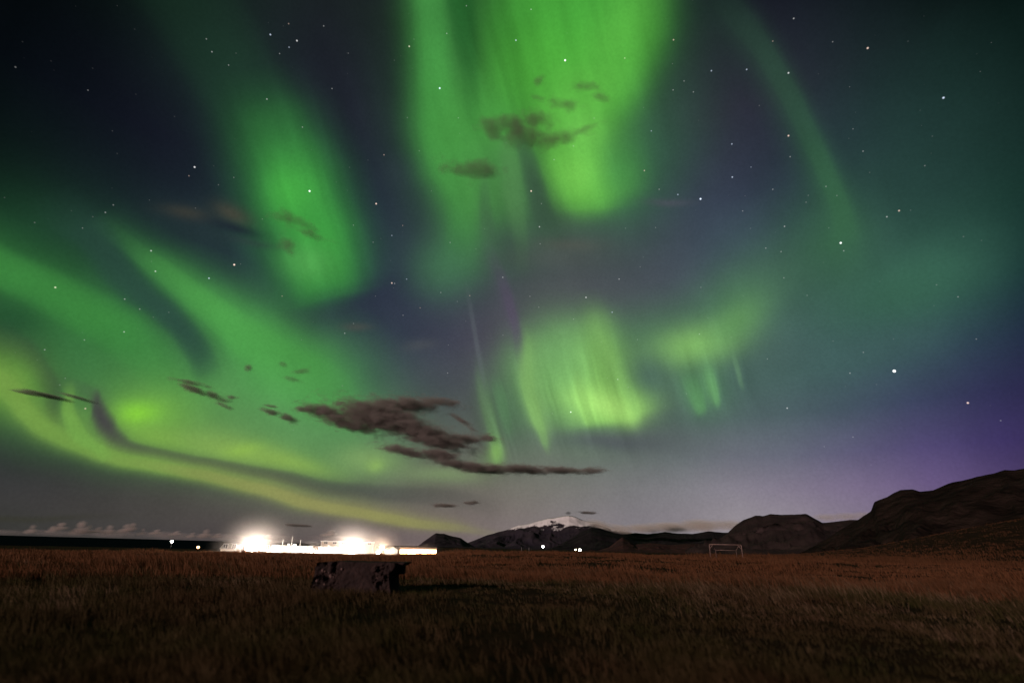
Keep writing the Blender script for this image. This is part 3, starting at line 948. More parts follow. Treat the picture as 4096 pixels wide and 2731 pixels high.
# ------------------------------------------------------------------ clouds: soft bodies of drifting vapour
def cloud(name, puffs, dist, style, label, depth=0.8, voxel=None, group=None, seed=0, pad=1.5):
    """puffs = (x, y, rx, ry, tilt) in notes pixels. The body is a closed volume; its vapour thins out towards every
    puff's rim and is torn by noise, so the cloud has ragged, see-through edges from any side."""
    dens, col, nscale, rag, stretch = style
    c0 = at(puffs[0][0] * KD, puffs[0][1] * KD, dist)
    m = bpy.data.materials.new('cloud vapour')
    m.use_nodes = True
    nt = m.node_tree
    nt.nodes.clear()
    N, Lk = nt.nodes, nt.links
    out = N.new('ShaderNodeOutputMaterial')
    v = N.new('ShaderNodeVolumePrincipled')
    v.inputs['Color'].default_value = (*col, 1)
    Lk.new(v.outputs[0], out.inputs['Volume'])
    tcn = N.new('ShaderNodeTexCoord')
    field = None
    bm = bmesh.new()
    sizes = []
    for pf in puffs:
        x, y, rx, ry = pf[:4]
        tilt = pf[4] if len(pf) > 4 else 0
        c = at(x * KD, y * KD, dist)
        d = ray(x * KD, y * KD)
        slant = dist / math.hypot(d[0], d[1])
        mpp = np.linalg.norm(ray((x + 1) * KD, y * KD) - d) * slant
        az = math.atan2(d[0], d[1])
        hor = Vector((math.cos(az), -math.sin(az), 0))
        fwd = Vector((math.sin(az), math.cos(az), 0))
        el = math.asin(d[2])
        tl = R(-tilt) - ROLL
        ax1 = hor * math.cos(tl) + Vector((0, 0, 1)) * math.sin(tl)
        ax3 = Vector((0, 0, 1)) * math.cos(tl) - hor * math.sin(tl)
        # the sheet is seen obliquely from below: keep its apparent height
        S1, S2 = rx * mpp, rx * mpp * depth
        S3 = ry * mpp / max(math.cos(el), 0.3)
        S2 = min(S2, 0.8 * ry * mpp / max(math.sin(el), 0.05))
        S3 = max(0.5 * S3, math.sqrt(max(S3 ** 2 - (S2 * math.tan(el)) ** 2, 0)))
        sizes.append(S3)
        Mx = Matrix((ax1, fwd, ax3)).transposed()
        off = Vector(c - c0)
        n0 = len(bm.verts)
        bmesh.ops.create_icosphere(bm, subdivisions=3, radius=1)
        bm.verts.ensure_lookup_table()
        for q in bm.verts[n0:]:
            p = q.co * pad
            q.co = off + Mx @ Vector((p.x * S1, p.y * S2, p.z * S3))
        mp = N.new('ShaderNodeMapping')
        mp.vector_type = 'TEXTURE'
        mp.inputs['Location'].default_value = off
        mp.inputs['Rotation'].default_value = Mx.to_euler()
        mp.inputs['Scale'].default_value = (S1, S2, S3)
        Lk.new(tcn.outputs['Object'], mp.inputs['Vector'])
        dt = N.new('ShaderNodeVectorMath')
        dt.operation = 'DOT_PRODUCT'
        Lk.new(mp.outputs[0], dt.inputs[0])
        Lk.new(mp.outputs[0], dt.inputs[1])
        pw = N.new('ShaderNodeMath')
        pw.operation = 'POWER'
        pw.inputs[0].default_value = 0.32
        Lk.new(dt.outputs['Value'], pw.inputs[1])
        if field is None:
            field = pw.outputs[0]
        else:
            ad = N.new('ShaderNodeMath')
            ad.operation = 'SMOOTH_MAX'
            ad.inputs[2].default_value = 0.25
            Lk.new(field, ad.inputs[0])
            Lk.new(pw.outputs[0], ad.inputs[1])
            field = ad.outputs[0]
    o = mesh_obj(name, bm, m)
    o.location = tuple(c0)
    if len(puffs) > 1:
        md = o.modifiers.new('union', 'REMESH')
        md.mode = 'VOXEL'
        md.voxel_size = max(voxel or 0, 0.35 * min(sizes))
    # noise, drawn out along the wind
    mp = N.new('ShaderNodeMapping')
    mp.inputs['Scale'].default_value = (nscale, nscale, nscale * stretch)
    mp.inputs['Rotation'].default_value = (0, R(8), 0)
    mp.inputs['Location'].default_value = (seed * 3.7, 0, 0)
    Lk.new(tcn.outputs['Object'], mp.inputs['Vector'])
    nz = N.new('ShaderNodeTexNoise')
    nz.inputs['Scale'].default_value = 1
    nz.inputs['Detail'].default_value = 5
    nz.inputs['Roughness'].default_value = 0.6
    Lk.new(mp.outputs[0], nz.inputs['Vector'])
    a1 = N.new('ShaderNodeMath')
    a1.operation = 'MULTIPLY_ADD'
    Lk.new(nz.outputs['Fac'], a1.inputs[0])
    a1.inputs[1].default_value = rag
    Lk.new(field, a1.inputs[2])
    mr = N.new('ShaderNodeMapRange')
    mr.interpolation_type = 'SMOOTHSTEP'
    mr.inputs['From Min'].default_value = 0.26 + rag * 0.5
    mr.inputs['From Max'].default_value = 1.05 + rag * 0.5
    mr.inputs['To Max'].default_value = dens
    Lk.new(a1.outputs[0], mr.inputs['Value'])
    Lk.new(mr.outputs[0], v.inputs['Density'])
    tag(o, label, 'cloud', group)
    return o


#        density, colour, noise scale (1/m), raggedness, vertical squeeze of the noise
MC_DARK = (0.018, (0.36, 0.32, 0.30), 0.0078, 1.7, 2.2)
MC_THIN = (0.0105, (0.28, 0.31, 0.24), 0.0085, 1.8, 1.4)
MC_CUM = (0.0045, (0.80, 0.68, 0.65), 0.0016, 0.8, 1.0)
MC_BANK = (0.0140, (0.97, 0.90, 0.84), 0.0012, 0.6, 2.0)
MC_SLIVER = (0.030, (0.34, 0.36, 0.30), 0.0045, 1.0, 4.0)
MC_HAZY = (0.0014, (0.66, 0.58, 0.58), 0.0004, 0.9, 3.0)

cloud('cloud', [(880, 950, 120, 26, 8), (850, 966, 110, 22, 10), (745, 940, 60, 14, 0), (752, 948, 62, 19, 4), (930, 930, 100, 22, -4), (1010, 922, 60, 12, 0), (800, 974, 86, 18, 10), (960, 988, 110, 24, 10), (1000, 1012, 95, 20, 8), (1062, 1008, 60, 13, 0), (1120, 1006, 36, 9, 0),
                (930, 1036, 66, 13, 8), (1010, 1045, 60, 17, 6), (1050, 1066, 66, 11, 4), (1060, 965, 34, 8, 25), (1085, 985, 18, 5, 20)],
      6500, MC_DARK, 'largest dark brown cloud, a ragged slab low over the floodlit buildings', voxel=26, seed=1)
cloud('cloud', [(1110, 1076, 78, 13, 2), (1200, 1078, 78, 12, 2), (1290, 1080, 68, 10, 2), (1362, 1081, 34, 9, 0)],
      6500, MC_DARK, 'long thin dark cloud streak pointing right above the snowy mountain', voxel=22, seed=2)
cloud('cloud', [(622, 946, 34, 9, 8), (662, 960, 32, 11, 14), (700, 940, 30, 9, 0), (620, 932, 20, 5, 0)], 6500, MC_DARK, 'small dark cloud scraps at the left tip of the large brown cloud', voxel=18, seed=3)
cloud('cloud', [(434, 878, 52, 8, 3), (450, 895, 50, 12, 12), (492, 909, 40, 11, 16), (515, 932, 24, 8, 12), (532, 912, 18, 7, 0)], 6500, MC_DARK, 'broken dark cloud scraps against the yellow green glow', voxel=18, seed=4)
cloud('cloud', [(105, 908, 80, 9, 3), (60, 903, 50, 6, 3), (185, 915, 56, 8, 7)], 6500, MC_SLIVER, 'thin dark cloud sliver near the left edge, above the lowest green arc', voxel=18, seed=5)
cloud('cloud', [(1170, 288, 66, 28, 0), (1132, 296, 34, 30, 0), (1235, 272, 54, 24, 10), (1215, 314, 76, 28, 0), (1285, 318, 66, 22, -10), (1340, 298, 50, 14, -25)], 3000, MC_THIN,
      'smoky dark cloud in front of the bright green curtain overhead', voxel=16, seed=6)
cloud('cloud', [(1345, 199, 44, 14, 12), (1378, 224, 34, 16, 40), (1290, 238, 60, 16, 14), (1240, 226, 34, 9, 20), (1237, 187, 14, 14, 0)], 3000, MC_THIN, 'faint wisps on the right side of the green curtain', voxel=14, seed=7)
cloud('cloud', [(1045, 388, 54, 22, 8), (1100, 392, 54, 28, 0)], 3000, MC_THIN, 'faint dark wisp across the left strand of the green curtain', voxel=14, seed=8)
cloud('cloud', [(688, 508, 60, 16, 12), (650, 500, 34, 15, 0), (660, 562, 24, 30, -20), (718, 540, 46, 14, 8)], 3600, MC_THIN, 'torn dark wisp on the slanting green shaft', voxel=14, seed=9)
cloud('cloud', [(1022, 1161, 34, 5, -2), (1086, 1154, 24, 5, -5)], 9000, MC_DARK, 'small flat dark cloud above the left foot of the snowy mountain', voxel=22, seed=10)
cloud('cloud', [(1350, 1177, 24, 4, 0), (1306, 1178, 8, 4, 0)], 9000, MC_DARK, 'tiny dark cloud just above the snowy summit', voxel=22, seed=11)
cloud('cloud', [(686, 1206, 34, 4, 0)], 9000, MC_DARK, 'small flat dark cloud just above the flagpoles', seed=12)
cloud('cloud', [(571, 844, 13, 13, 0)], 5000, MC_SLIVER, 'tiny dark round cloud puff in the left green glow', seed=13)
cloud('cloud', [(692, 852, 26, 10, -20), (672, 871, 34, 8, 10), (650, 838, 14, 12, 0)], 5000, MC_THIN, 'faint curl of dark cloud right of the round puff', voxel=12, seed=14)

# pink cumulus heads along the sea horizon
CUM = [(72, 1211, 13, 15), (118, 1212, 12, 12), (137, 1206, 16, 13), (182, 1207, 17, 22), (200, 1212, 13, 15), (222, 1215, 12, 9), (250, 1212, 13, 15), (287, 1210, 14, 15), (302, 1207, 12, 13), (326, 1218, 9, 11),
       (358, 1219, 12, 8), (403, 1222, 12, 7), (440, 1226, 9, 8), (470, 1222, 13, 14), (497, 1228, 10, 7), (610, 1232, 12, 8), (756, 1222, 14, 9)]
for i, (x, y, rx, ry) in enumerate(CUM):
    k = random.Random(i)
    pf = [(x, y + ry * 0.55, rx * 1.5, ry * 0.6, -8), (x + rx * 0.3, y - ry * 0.1, rx * 0.9, ry * 0.6, -15), (x - rx * 0.8, y + ry * 0.7, rx * 1.0, ry * 0.45, 0)]
    where = ['at the far left end of the row', 'second from the left', 'third from the left', 'the tallest of the row', 'right beside the tallest', 'a low one right of the tallest', 'the second tallest, leaning right',
             'above the white shore lamp, left half', 'above the white shore lamp, right half', 'small one following the leaning pair', 'left of the white shore lamp', 'straight above the white shore lamp', 'above the small orange lamp',
             'two-headed, right of the orange lamp', 'the last small one before the floodlights', 'just right of the brightest left floodlight', 'over the long bright hall']
    cloud('cloud', pf, 26000, MC_CUM, 'pink cumulus head on the sea horizon, ' + where[i], voxel=90, seed=20 + i, group='cumulus clouds along the sea horizon', depth=0.9)

cloud('cloud', [(0, 1222, 90, 11, 0), (130, 1224, 90, 12, 0), (260, 1226, 90, 12, 0), (390, 1230, 90, 11, 0), (520, 1233, 80, 10, 0), (640, 1236, 80, 9, 0), (780, 1238, 90, 9, 0)], 30000, MC_HAZY,
      'long low grey cloud bank behind the pink cumulus heads on the sea horizon', voxel=150, seed=60, depth=0.3)
cloud('cloud', [(1380, 1206, 40, 11, 12), (1425, 1214, 50, 12, 6), (1480, 1214, 60, 13, 0), (1540, 1211, 70, 14, 0), (1610, 1207, 70, 17, 0), (1665, 1206, 50, 15, 0), (1700, 1208, 50, 14, 0)], 13200, MC_BANK,
      'pale cloud bank lying along the black ridge right of the snowy mountain', voxel=70, seed=50, depth=0.25)
cloud('cloud', [(1900, 1188, 44, 12, 0), (1945, 1186, 48, 13, 0), (1985, 1184, 44, 13, 0)], 6600, MC_BANK,
      'pale cloud patch in the gap between flat-topped hill and cliff', voxel=40, seed=51, depth=0.3)

# ------------------------------------------------------------------ more materials
M_WHITE = mat_simple('white painted wall', (0.78, 0.76, 0.72), (0.70, 0.68, 0.64), 0.6, 0.8)
M_CREAM = mat_simple('cream painted wall', (0.66, 0.58, 0.46), (0.60, 0.52, 0.42), 0.6, 0.8)
M_ROOF = mat_simple('dark metal roof', (0.10, 0.09, 0.09), (0.07, 0.065, 0.065), 0.8, 0.6)
M_ROOFPALE = mat_simple('pale metal roof', (0.42, 0.38, 0.36), (0.36, 0.33, 0.31), 0.8, 0.6)
M_TRIM = mat_simple('white trim', (0.8, 0.8, 0.78), (0.74, 0.74, 0.72), 1.5, 0.6)
M_WOODWALL = mat_simple('brown timber wall', (0.10, 0.05, 0.025), (0.07, 0.035, 0.02), 1.2, 0.8)
M_DOOR = mat_simple('dark wood door', (0.10, 0.05, 0.03), (0.07, 0.035, 0.02), 3, 0.6)
M_STEEL = mat_simple('galvanised steel', (0.40, 0.40, 0.40), (0.32, 0.32, 0.32), 5, 0.45, None, 0.5, 0.6)
M_POLE = mat_simple('white pole', (0.80, 0.78, 0.74), (0.74, 0.72, 0.68), 2, 0.5)
M_GOAL = mat_simple('weathered white goal frame', (0.15, 0.095, 0.08), (0.09, 0.055, 0.05), 2.5, 0.6)
M_BULB_W = mat_lamp('lamp glass cool', (1.0, 0.93, 0.84), 60)
M_BULB_Y = mat_lamp('lamp glass warm', (1.0, 0.66, 0.32), 40)
M_BULB_O = mat_lamp('lamp glass orange', (1.0, 0.42, 0.12), 30)
M_WIN_W = mat_lamp('lit window bright', (1.0, 0.74, 0.42), 2.5)
M_WIN_DARK = mat_simple('dark window glass', (0.02, 0.02, 0.025), (0.03, 0.03, 0.035), 1, 0.15, None, 0.5)
M_WIN_O = mat_lamp('lit window amber', (1.0, 0.58, 0.22), 7)
m, nt, b = mat_new('pitted lava concrete')
f1 = noise_fac(nt, 2.2, 6, 0.38, 0.62)
f2 = noise_fac(nt, 9, 5, 0.35, 0.65)
c = mix_col(nt, f1, (0.014, 0.0085, 0.008), (0.036, 0.021, 0.019))
c = mix_col(nt, f2, c, (0.018, 0.012, 0.012))
nt.links.new(c, b.inputs['Base Color'])
b.inputs['Roughness'].default_value = 0.95
b.inputs['Specular IOR Level'].default_value = 0.1
bump(nt, b, 14, 0.8, 0.03, 6)
M_BLOCK = m
M_PALESTONE = mat_simple('pale stone chips', (0.13, 0.075, 0.065), (0.09, 0.055, 0.05), 8, 0.9)


def gz(x, y):
    return float(ground_z(x, y))


# ------------------------------------------------------------------ the ruined block
c0 = at(1436, 2350, 21.0)
bx, by = c0[0], c0[1]
bz = gz(bx, by) - 0.06
blk = empty('stone_block', (bx, by, bz))
tag(blk, 'big weathered stone block with ragged pitted ends and a flat top, in the grass', 'stone block')
# body: dense box pushed in and out
W, D, H = 2.72, 1.75, 1.03
bm = bmesh.new()
nx_, ny_, nz_ = 90, 44, 36


def blk_p(u, v, w):
    """u along, v depth, w height, all 0..1"""
    x = (u - 0.5) * W
    y = (v - 0.5) * D
    z = w * H
    # left end leans outwards at the bottom and is broken at the top
    left = 1 - sstep(0.0, 0.28, u)
    x -= 0.10 * left * (1 - w)
    z -= 0.05 * left * w
    # right end face hollows in at mid height under the top lip
    right = sstep(0.93, 1.0, u)
    x -= 0.16 * right * math.sin(min(1, max(0, w / 0.92)) * math.pi) - 0.04 * right * (1 - w)
    p = Vector((x, y, z))
    front = 1 - sstep(0.0, 0.05, v)
    rough = 0.55 + 0.9 * (1 - sstep(0.18, 0.34, u)) + 0.95 * sstep(0.72, 0.84, u)
    n1 = mnoise.fractal(p * 3.0 + Vector((3, 1, 7)), 1.0, 2.0, 5)
    n2 = mnoise.fractal(p * 8.0 + Vector((9, 4, 2)), 1.0, 2.0, 4)
    d = (0.045 * n1 + 0.03 * n2) * rough
    y += d * (front + 0.3)
    x += d * 0.5 * (left + right)
    z += (0.012 * n1 + 0.008 * n2) * sstep(0.9, 1.0, w) * rough
    # the broken ends are eaten away in irregular hollows, the middle of the face is fairly sound
    ends = (1 - sstep(0.20, 0.40, u)) + sstep(0.70, 0.80, u)
    hol = mnoise.fractal(Vector((p.x * 4.2, 2.3, p.z * 4.6)), 1.0, 2.2, 4)
    y += 0.15 * float(sstep(0.05, 0.55, hol)) * ends * front
    for (cu, cw, rr1, dep) in ((0.17, 0.47, 0.14, 0.26), (0.84, 0.34, 0.09, 0.20), (0.91, 0.56, 0.08, 0.16)):
        sx_ = (u - cu) * W + 0.10 * mnoise.noise(p * 6)
        sz_ = (w - cw) * H * 1.2 + 0.10 * mnoise.noise(p * 6 + Vector((5, 5, 5)))
        y += dep * math.exp(-((sx_ ** 2 + sz_ ** 2) / (rr1 * rr1)) ** 1.3) * front
    return (x, y, z)


grid = {}


def gv(i, j, k):
    key = (i, j, k)
    if key not in grid:
        grid[key] = bm.verts.new(blk_p(i / nx_, j / ny_, k / nz_))
    return grid[key]


for i in range(nx_):
    for k in range(nz_):
        bm.faces.new((gv(i, 0, k), gv(i + 1, 0, k), gv(i + 1, 0, k + 1), gv(i, 0, k + 1)))
        bm.faces.new((gv(i, ny_, k), gv(i, ny_, k + 1), gv(i + 1, ny_, k + 1), gv(i + 1, ny_, k)))
for j in range(ny_):
    for k in range(nz_):
        bm.faces.new((gv(0, j, k), gv(0, j, k + 1), gv(0, j + 1, k + 1), gv(0, j + 1, k)))
        bm.faces.new((gv(nx_, j, k), gv(nx_, j + 1, k), gv(nx_, j + 1, k + 1), gv(nx_, j, k + 1)))
for i in range(nx_):
    for j in range(ny_):
        bm.faces.new((gv(i, j, nz_), gv(i + 1, j, nz_), gv(i + 1, j + 1, nz_), gv(i, j + 1, nz_)))
        bm.faces.new((gv(i, j, 0), gv(i, j + 1, 0), gv(i + 1, j + 1, 0), gv(i + 1, j, 0)))
mesh_obj('body', bm, M_BLOCK, blk)
# projecting lip of the top slab at the right end
bm = bmesh.new()
box(bm, W / 2 - 0.12, W / 2 + 0.30, -D / 2 + 0.25, D / 2 + 0.02, H - 0.10, H + 0.012, 0.02)
for v in bm.verts:
    if v.co.x > W / 2 + 0.1 and v.co.z < H - 0.05:
        v.co.x -= 0.10
    v.co += Vector((0, 0, 0.012 * mnoise.noise(v.co * 3)))
box(bm, W / 2 - 0.10, W / 2 + 0.10, D / 2 - 0.35, D / 2 - 0.02, H - 0.42, H - 0.09, 0.03)
mesh_obj('top_lip', bm, M_BLOCK, blk)
# pale chips set in the broken ends
for (u, w, s) in ((0.115, 0.74, 0.040), (0.14, 0.70, 0.032), (0.335, 0.77, 0.038), (0.215, 0.56, 0.05), (0.245, 0.53, 0.035), (0.04, 0.40, 0.035), (0.155, 0.30, 0.03), (0.835, 0.38, 0.03), (0.245, 0.08, 0.025), (0.79, 0.52, 0.025), (0.19, 0.66, 0.022)):
    bm = bmesh.new()
    bmesh.ops.create_icosphere(bm, subdivisions=2, radius=s)
    for v in bm.verts:
        v.co *= 1 + 0.45 * mnoise.noise(v.co * 30 + Vector((u * 50, w * 30, 0)))
        v.co.z *= 1.25
    p = blk_p(u, 0, w)
    o = mesh_obj('embedded_stone', bm, M_PALESTONE, blk)
    o.location = (p[0], p[1] - s * 0.35, p[2])

# ------------------------------------------------------------------ football goal
g0 = at(2850, 2225, 108.0)
g1 = at(2963, 2225, 108.0)
gc = at(2906, 2225, 108.0)
gdir = math.atan2(g1[1] - g0[1], g1[0] - g0[0])
goal = empty('football_goal', (gc[0], gc[1], gz(gc[0], gc[1]) - 0.02), gdir)
tag(goal, 'empty white football goal frame standing alone in the rough grass', 'football goal')
GW, GH, GD = 2.72, 2.65, 1.9


def goal_part(name, pts, r):
    bm = bmesh.new()
    tube(bm, pts, r, 10)
    return mesh_obj(name, bm, M_GOAL, goal, True)


for s in (-1, 1):
    goal_part('post', [(s * GW, 0, -0.1), (s * GW, 0, GH - 0.35), (s * (GW - 0.02), 0, GH - 0.06)], 0.085)
    goal_part('corner_brace', [(s * (GW - 0.02), 0.02, GH - 0.75), (s * (GW - 0.62), 0.02, GH - 0.04)], 0.06)
    goal_part('stay', [(s * GW, 0.0, GH - 0.04), (s * (GW - 0.5), GD * 0.45, GH - 0.30), (s * (GW - 0.95), GD, GH - 0.95), (s * (GW - 0.95), GD, 0.0)], 0.055)
    goal_part('ground_bar', [(s * GW, 0, 0.05), (s * (GW - 0.95), GD, 0.05)], 0.055)
goal_part('crossbar', [(-GW + 0.02, 0, GH), (GW - 0.02, 0, GH)], 0.085)
goal_part('back_bar', [(-GW + 0.95, GD, GH - 0.95), (GW - 0.95, GD, GH - 0.95)], 0.05)
goal_part('base_bar', [(-GW - 0.6, -0.15, 0.10), (GW - 1.0, -0.15, 0.10)], 0.07)

# ------------------------------------------------------------------ the lit hotel by the shore
HP = at(1260, 2200, 175.0)
haz = math.atan2(HP[0], HP[1])
HN = np.array([-math.sin(haz), -math.cos(haz), 0.0])       # facade faces the camera
HS = np.array([math.cos(haz), -math.sin(haz), 0.0])        # along the facade, to the right
HZ = -math.atan2(HS[1], HS[0]) * -1


def onf(px, py, set_=0.0):
    """(along, height) on the facade plane, set_ metres behind it"""
    d = ray(px, py)
    q = HP - HN * set_
    t = ((q - EYE) @ HN) / (d @ HN)
    p = EYE + d * t
    return float((p - HP) @ HS), float(p[2])


def hw(s, set_=0.0):
    p = HP + HS * s - HN * set_
    return p[0], p[1]


def building(name, label, px0, px1, ytop, set_, depth, eave, roof='gable', wall=None, roofm=None, wins=0, winm=None, door=None, win_z=(0.9, 2.1), cat='building', winw=1.1, frame=True):
    s0, zt = onf(px0, ytop, set_)
    s1, _ = onf(px1, ytop, set_)
    _, zt = onf((px0 + px1) / 2, ytop, set_)
    cx, cy = hw((s0 + s1) / 2, set_)
    g = min(gz(*hw(s0, set_)), gz(*hw(s1, set_)), gz(cx, cy)) - 0.1
    root = empty(name, (cx, cy, g), HZ)
    tag(root, label, cat)
    L, H_ = s1 - s0, zt - g
    wall_h = H_ - eave
    bm = bmesh.new()
    if roof == 'gable_end':
        vs = [(-L / 2, 0, 0), (L / 2, 0, 0), (L / 2, 0, wall_h), (0, 0, H_ - 0.05), (-L / 2, 0, wall_h)]
        a = [bm.verts.new(v) for v in vs]
        b_ = [bm.verts.new((v[0], depth, v[2])) for v in vs]
        bm.faces.new(a)
        bm.faces.new(b_[::-1])
        for i in range(5):
            j = (i + 1) % 5
            bm.faces.new((a[i], b_[i], b_[j], a[j]))
    else:
        box(bm, -L / 2, L / 2, 0, depth, 0, wall_h)
        if roof == 'gable':
            for s in (-1, 1):
                f = [bm.verts.new(v) for v in ((s * (L / 2 - 0.01), 0.01, wall_h), (s * (L / 2 - 0.01), depth - 0.01, wall_h), (s * (L / 2 - 0.01), depth / 2, H_ - 0.06))]
                bm.faces.new(f)
    mesh_obj('wall', bm, wall or M_WHITE, root)
    bm = bmesh.new()
    ov = 0.3
    if roof == 'gable':
        prof = [(-ov, wall_h - 0.08), (depth / 2, H_), (depth + ov, wall_h - 0.08), (depth + ov, wall_h - 0.2), (depth / 2, H_ - 0.14), (-ov, wall_h - 0.2)]
        a = [bm.verts.new((-L / 2 - ov, y, z)) for y, z in prof]
        b_ = [bm.verts.new((L / 2 + ov, y, z)) for y, z in prof]
        bm.faces.new(a)
        bm.faces.new(b_[::-1])
        for i in range(6):
            j = (i + 1) % 6
            bm.faces.new((a[i], b_[i], b_[j], a[j]))
    elif roof == 'gable_end':
        prof = [(-L / 2 - ov, wall_h - 0.08), (0, H_), (L / 2 + ov, wall_h - 0.08), (L / 2 + ov, wall_h - 0.2), (0, H_ - 0.14), (-L / 2 - ov, wall_h - 0.2)]
        a = [bm.verts.new((x, -ov, z)) for x, z in prof]
        b_ = [bm.verts.new((x, depth + ov, z)) for x, z in prof]
        bm.faces.new(a)
        bm.faces.new(b_[::-1])
        for i in range(6):
            j = (i + 1) % 6
            bm.faces.new((a[i], b_[i], b_[j], a[j]))
    else:
        box(bm, -L / 2 - 0.2, L / 2 + 0.2, -0.2, depth + 0.2, wall_h + 0.003, H_, 0.02)
    mesh_obj('roof', bm, roofm or M_ROOF, root)
    if wins:
        z0, z1 = win_z
        step = L / wins
        for i in range(wins):
            cxw = -L / 2 + step * (i + 0.5)
            if door is not None and abs(i - door) < 0.5:
                bm = bmesh.new()
                box(bm, cxw - 0.5, cxw + 0.5, -0.05, 0.02, 0.1, 2.2)
                d = mesh_obj('door', bm, M_DOOR, root)
                bm = bmesh.new()
                tube(bm, [(cxw + 0.35, -0.06, 1.1), (cxw + 0.35, -0.11, 1.1), (cxw + 0.25, -0.11, 1.1)], 0.02)
                mesh_obj('handle', bm, M_STEEL, d)
                continue
            bm = bmesh.new()
            w2 = winw / 2
            for (a0, a1, b0, b1) in ((-w2 - .08, w2 + .08, z0 - .08, z0), (-w2 - .08, w2 + .08, z1, z1 + .08), (-w2 - .08, -w2, z0, z1), (w2, w2 + .08, z0, z1), (-.03, .03, z0, z1)):
                box(bm, cxw + a0, cxw + a1, -0.07, 0.01, b0, b1)
            wn = mesh_obj('window', bm, M_TRIM, root)
            for (a0, a1) in ((-w2, -.03), (.03, w2)):
                bm = bmesh.new()
                box(bm, cxw + a0, cxw + a1, -0.03, 0.005, z0, z1)
                mesh_obj('pane', bm, winm or M_WIN_W, wn)
    return root, L, H_, g


b1, L1, H1, g1_ = building('accommodation_wing', 'low pale wing at the left end of the floodlit complex', 886, 1120, 2179, 12, 9, 1.1, 'gable', M_CREAM, M_ROOFPALE, 7, M_WIN_DARK)
b2, L2, H2, g2_ = building('main_hall', 'long bright white hall between the two strongest floodlights', 1086, 1450, 2184, 0, 11, 0.9, 'gable', M_WHITE, M_ROOFPALE, 18, M_WIN_W, door=8, win_z=(0.8, 2.0))
b3, L3, H3, g3_ = building('tall_annex', 'taller flat-roofed block with a pale roof edge behind the bright hall', 1286, 1496, 2164, 14, 10, 0.35, 'flat', M_CREAM, M_TRIM, 6, M_WIN_DARK, win_z=(3.0, 3.9))
b4, L4, H4, g4_ = building('gabled_cottage', 'small cottage with its gable to the front, between round glow and amber windows', 1551, 1592, 2184, 4, 7, 1.0, 'gable_end', M_WHITE, M_ROOFPALE, 1, M_WIN_O, win_z=(0.7, 1.5), winw=0.9)
b5, L5, H5, g5_ = building('window_pavilion', 'low pavilion with one glowing row of amber windows at the right end', 1602, 1746, 2187, 2, 8, 0.5, 'flat', M_WOODWALL, M_ROOF, 11, M_WIN_O, win_z=(0.55, 1.75), winw=0.86)
# white corner board and gutter on the annex
for (nm, x0, x1, z0, z1) in (('corner_board', L3 / 2 - 0.25, L3 / 2 + 0.03, 0.2, H3 - 0.36), ('corner_board', -L3 / 2 - 0.03, -L3 / 2 + 0.2, 0.2, H3 - 0.36)):
    bm = bmesh.new()
    box(bm, x0, x1, -0.06, 0.2, z0, z1)
    mesh_obj(nm, bm, M_TRIM, b3)
# chimney and vents on the hall roof
for sx in (-0.33, 0.12, 0.36):
    bm = bmesh.new()
    box(bm, L2 * sx - 0.35, L2 * sx + 0.35, 5.2, 5.9, H2 - 0.5, H2 + 0.55, 0.02)
    mesh_obj('chimney', bm, M_TRIM, b2)

# terrace wall of driftwood-white boards in front of the hall
s0, _ = onf(1060, 2200, -3)
s1, _ = onf(1430, 2200, -3)
cx, cy = hw((s0 + s1) / 2, -3.2)
fr = empty('board_fence', (cx, cy, gz(cx, cy) - 0.05), HZ)
tag(fr, 'low white board fence along the front of the bright hall', 'fence')
n = 24
for i in range(n + 1):
    bm = bmesh.new()
    x = -(s1 - s0) / 2 + (s1 - s0) * i / n
    box(bm, x - 0.05, x + 0.05, 0.0, 0.1, 0, 0.95)
    mesh_obj('post', bm, M_TRIM, fr)
for z in (0.35, 0.7):
    bm = bmesh.new()
    box(bm, -(s1 - s0) / 2, (s1 - s0) / 2, -0.035, -0.003, z, z + 0.16)
    mesh_obj('rail', bm, M_TRIM, fr)

# flagpoles
for (px, pt, lab) in ((1133, 2158, 'left of the three bare white flagpoles in front of the hall, middle in height'), (1171, 2147, 'tallest, middle one of the three bare white flagpoles'), (1203, 2161, 'right and shortest of the three bare white flagpoles')):
    s, zt = onf(px, pt, -1.5)
    x, y = hw(s, -1.5)
    z0 = gz(x, y) - 0.1
    fp = empty('flagpole', (x, y, z0))
    tag(fp, lab, 'flagpole', 'flagpoles in front of the hall')
    bm = bmesh.new()
    tube(bm, [(0, 0, 0), (0, 0, (zt - z0) * 0.5), (0, 0, zt - z0)], [0.085, 0.07, 0.05])
    mesh_obj('pole', bm, M_POLE, fp, True)
    bm = bmesh.new()
    lathe(bm, [(0.0, -0.1), (0.08, -0.05), (0.11, 0.02), (0.08, 0.1), (0.0, 0.13)], (0, 0, zt - z0))
    mesh_obj('finial', bm, M_TRIM, fp, True)
    bm = bmesh.new()
    lathe(bm, [(0.22, 0), (0.22, 0.25), (0.12, 0.3)], (0, 0, 0))
    mesh_obj('base', bm, M_STEEL, fp, True)


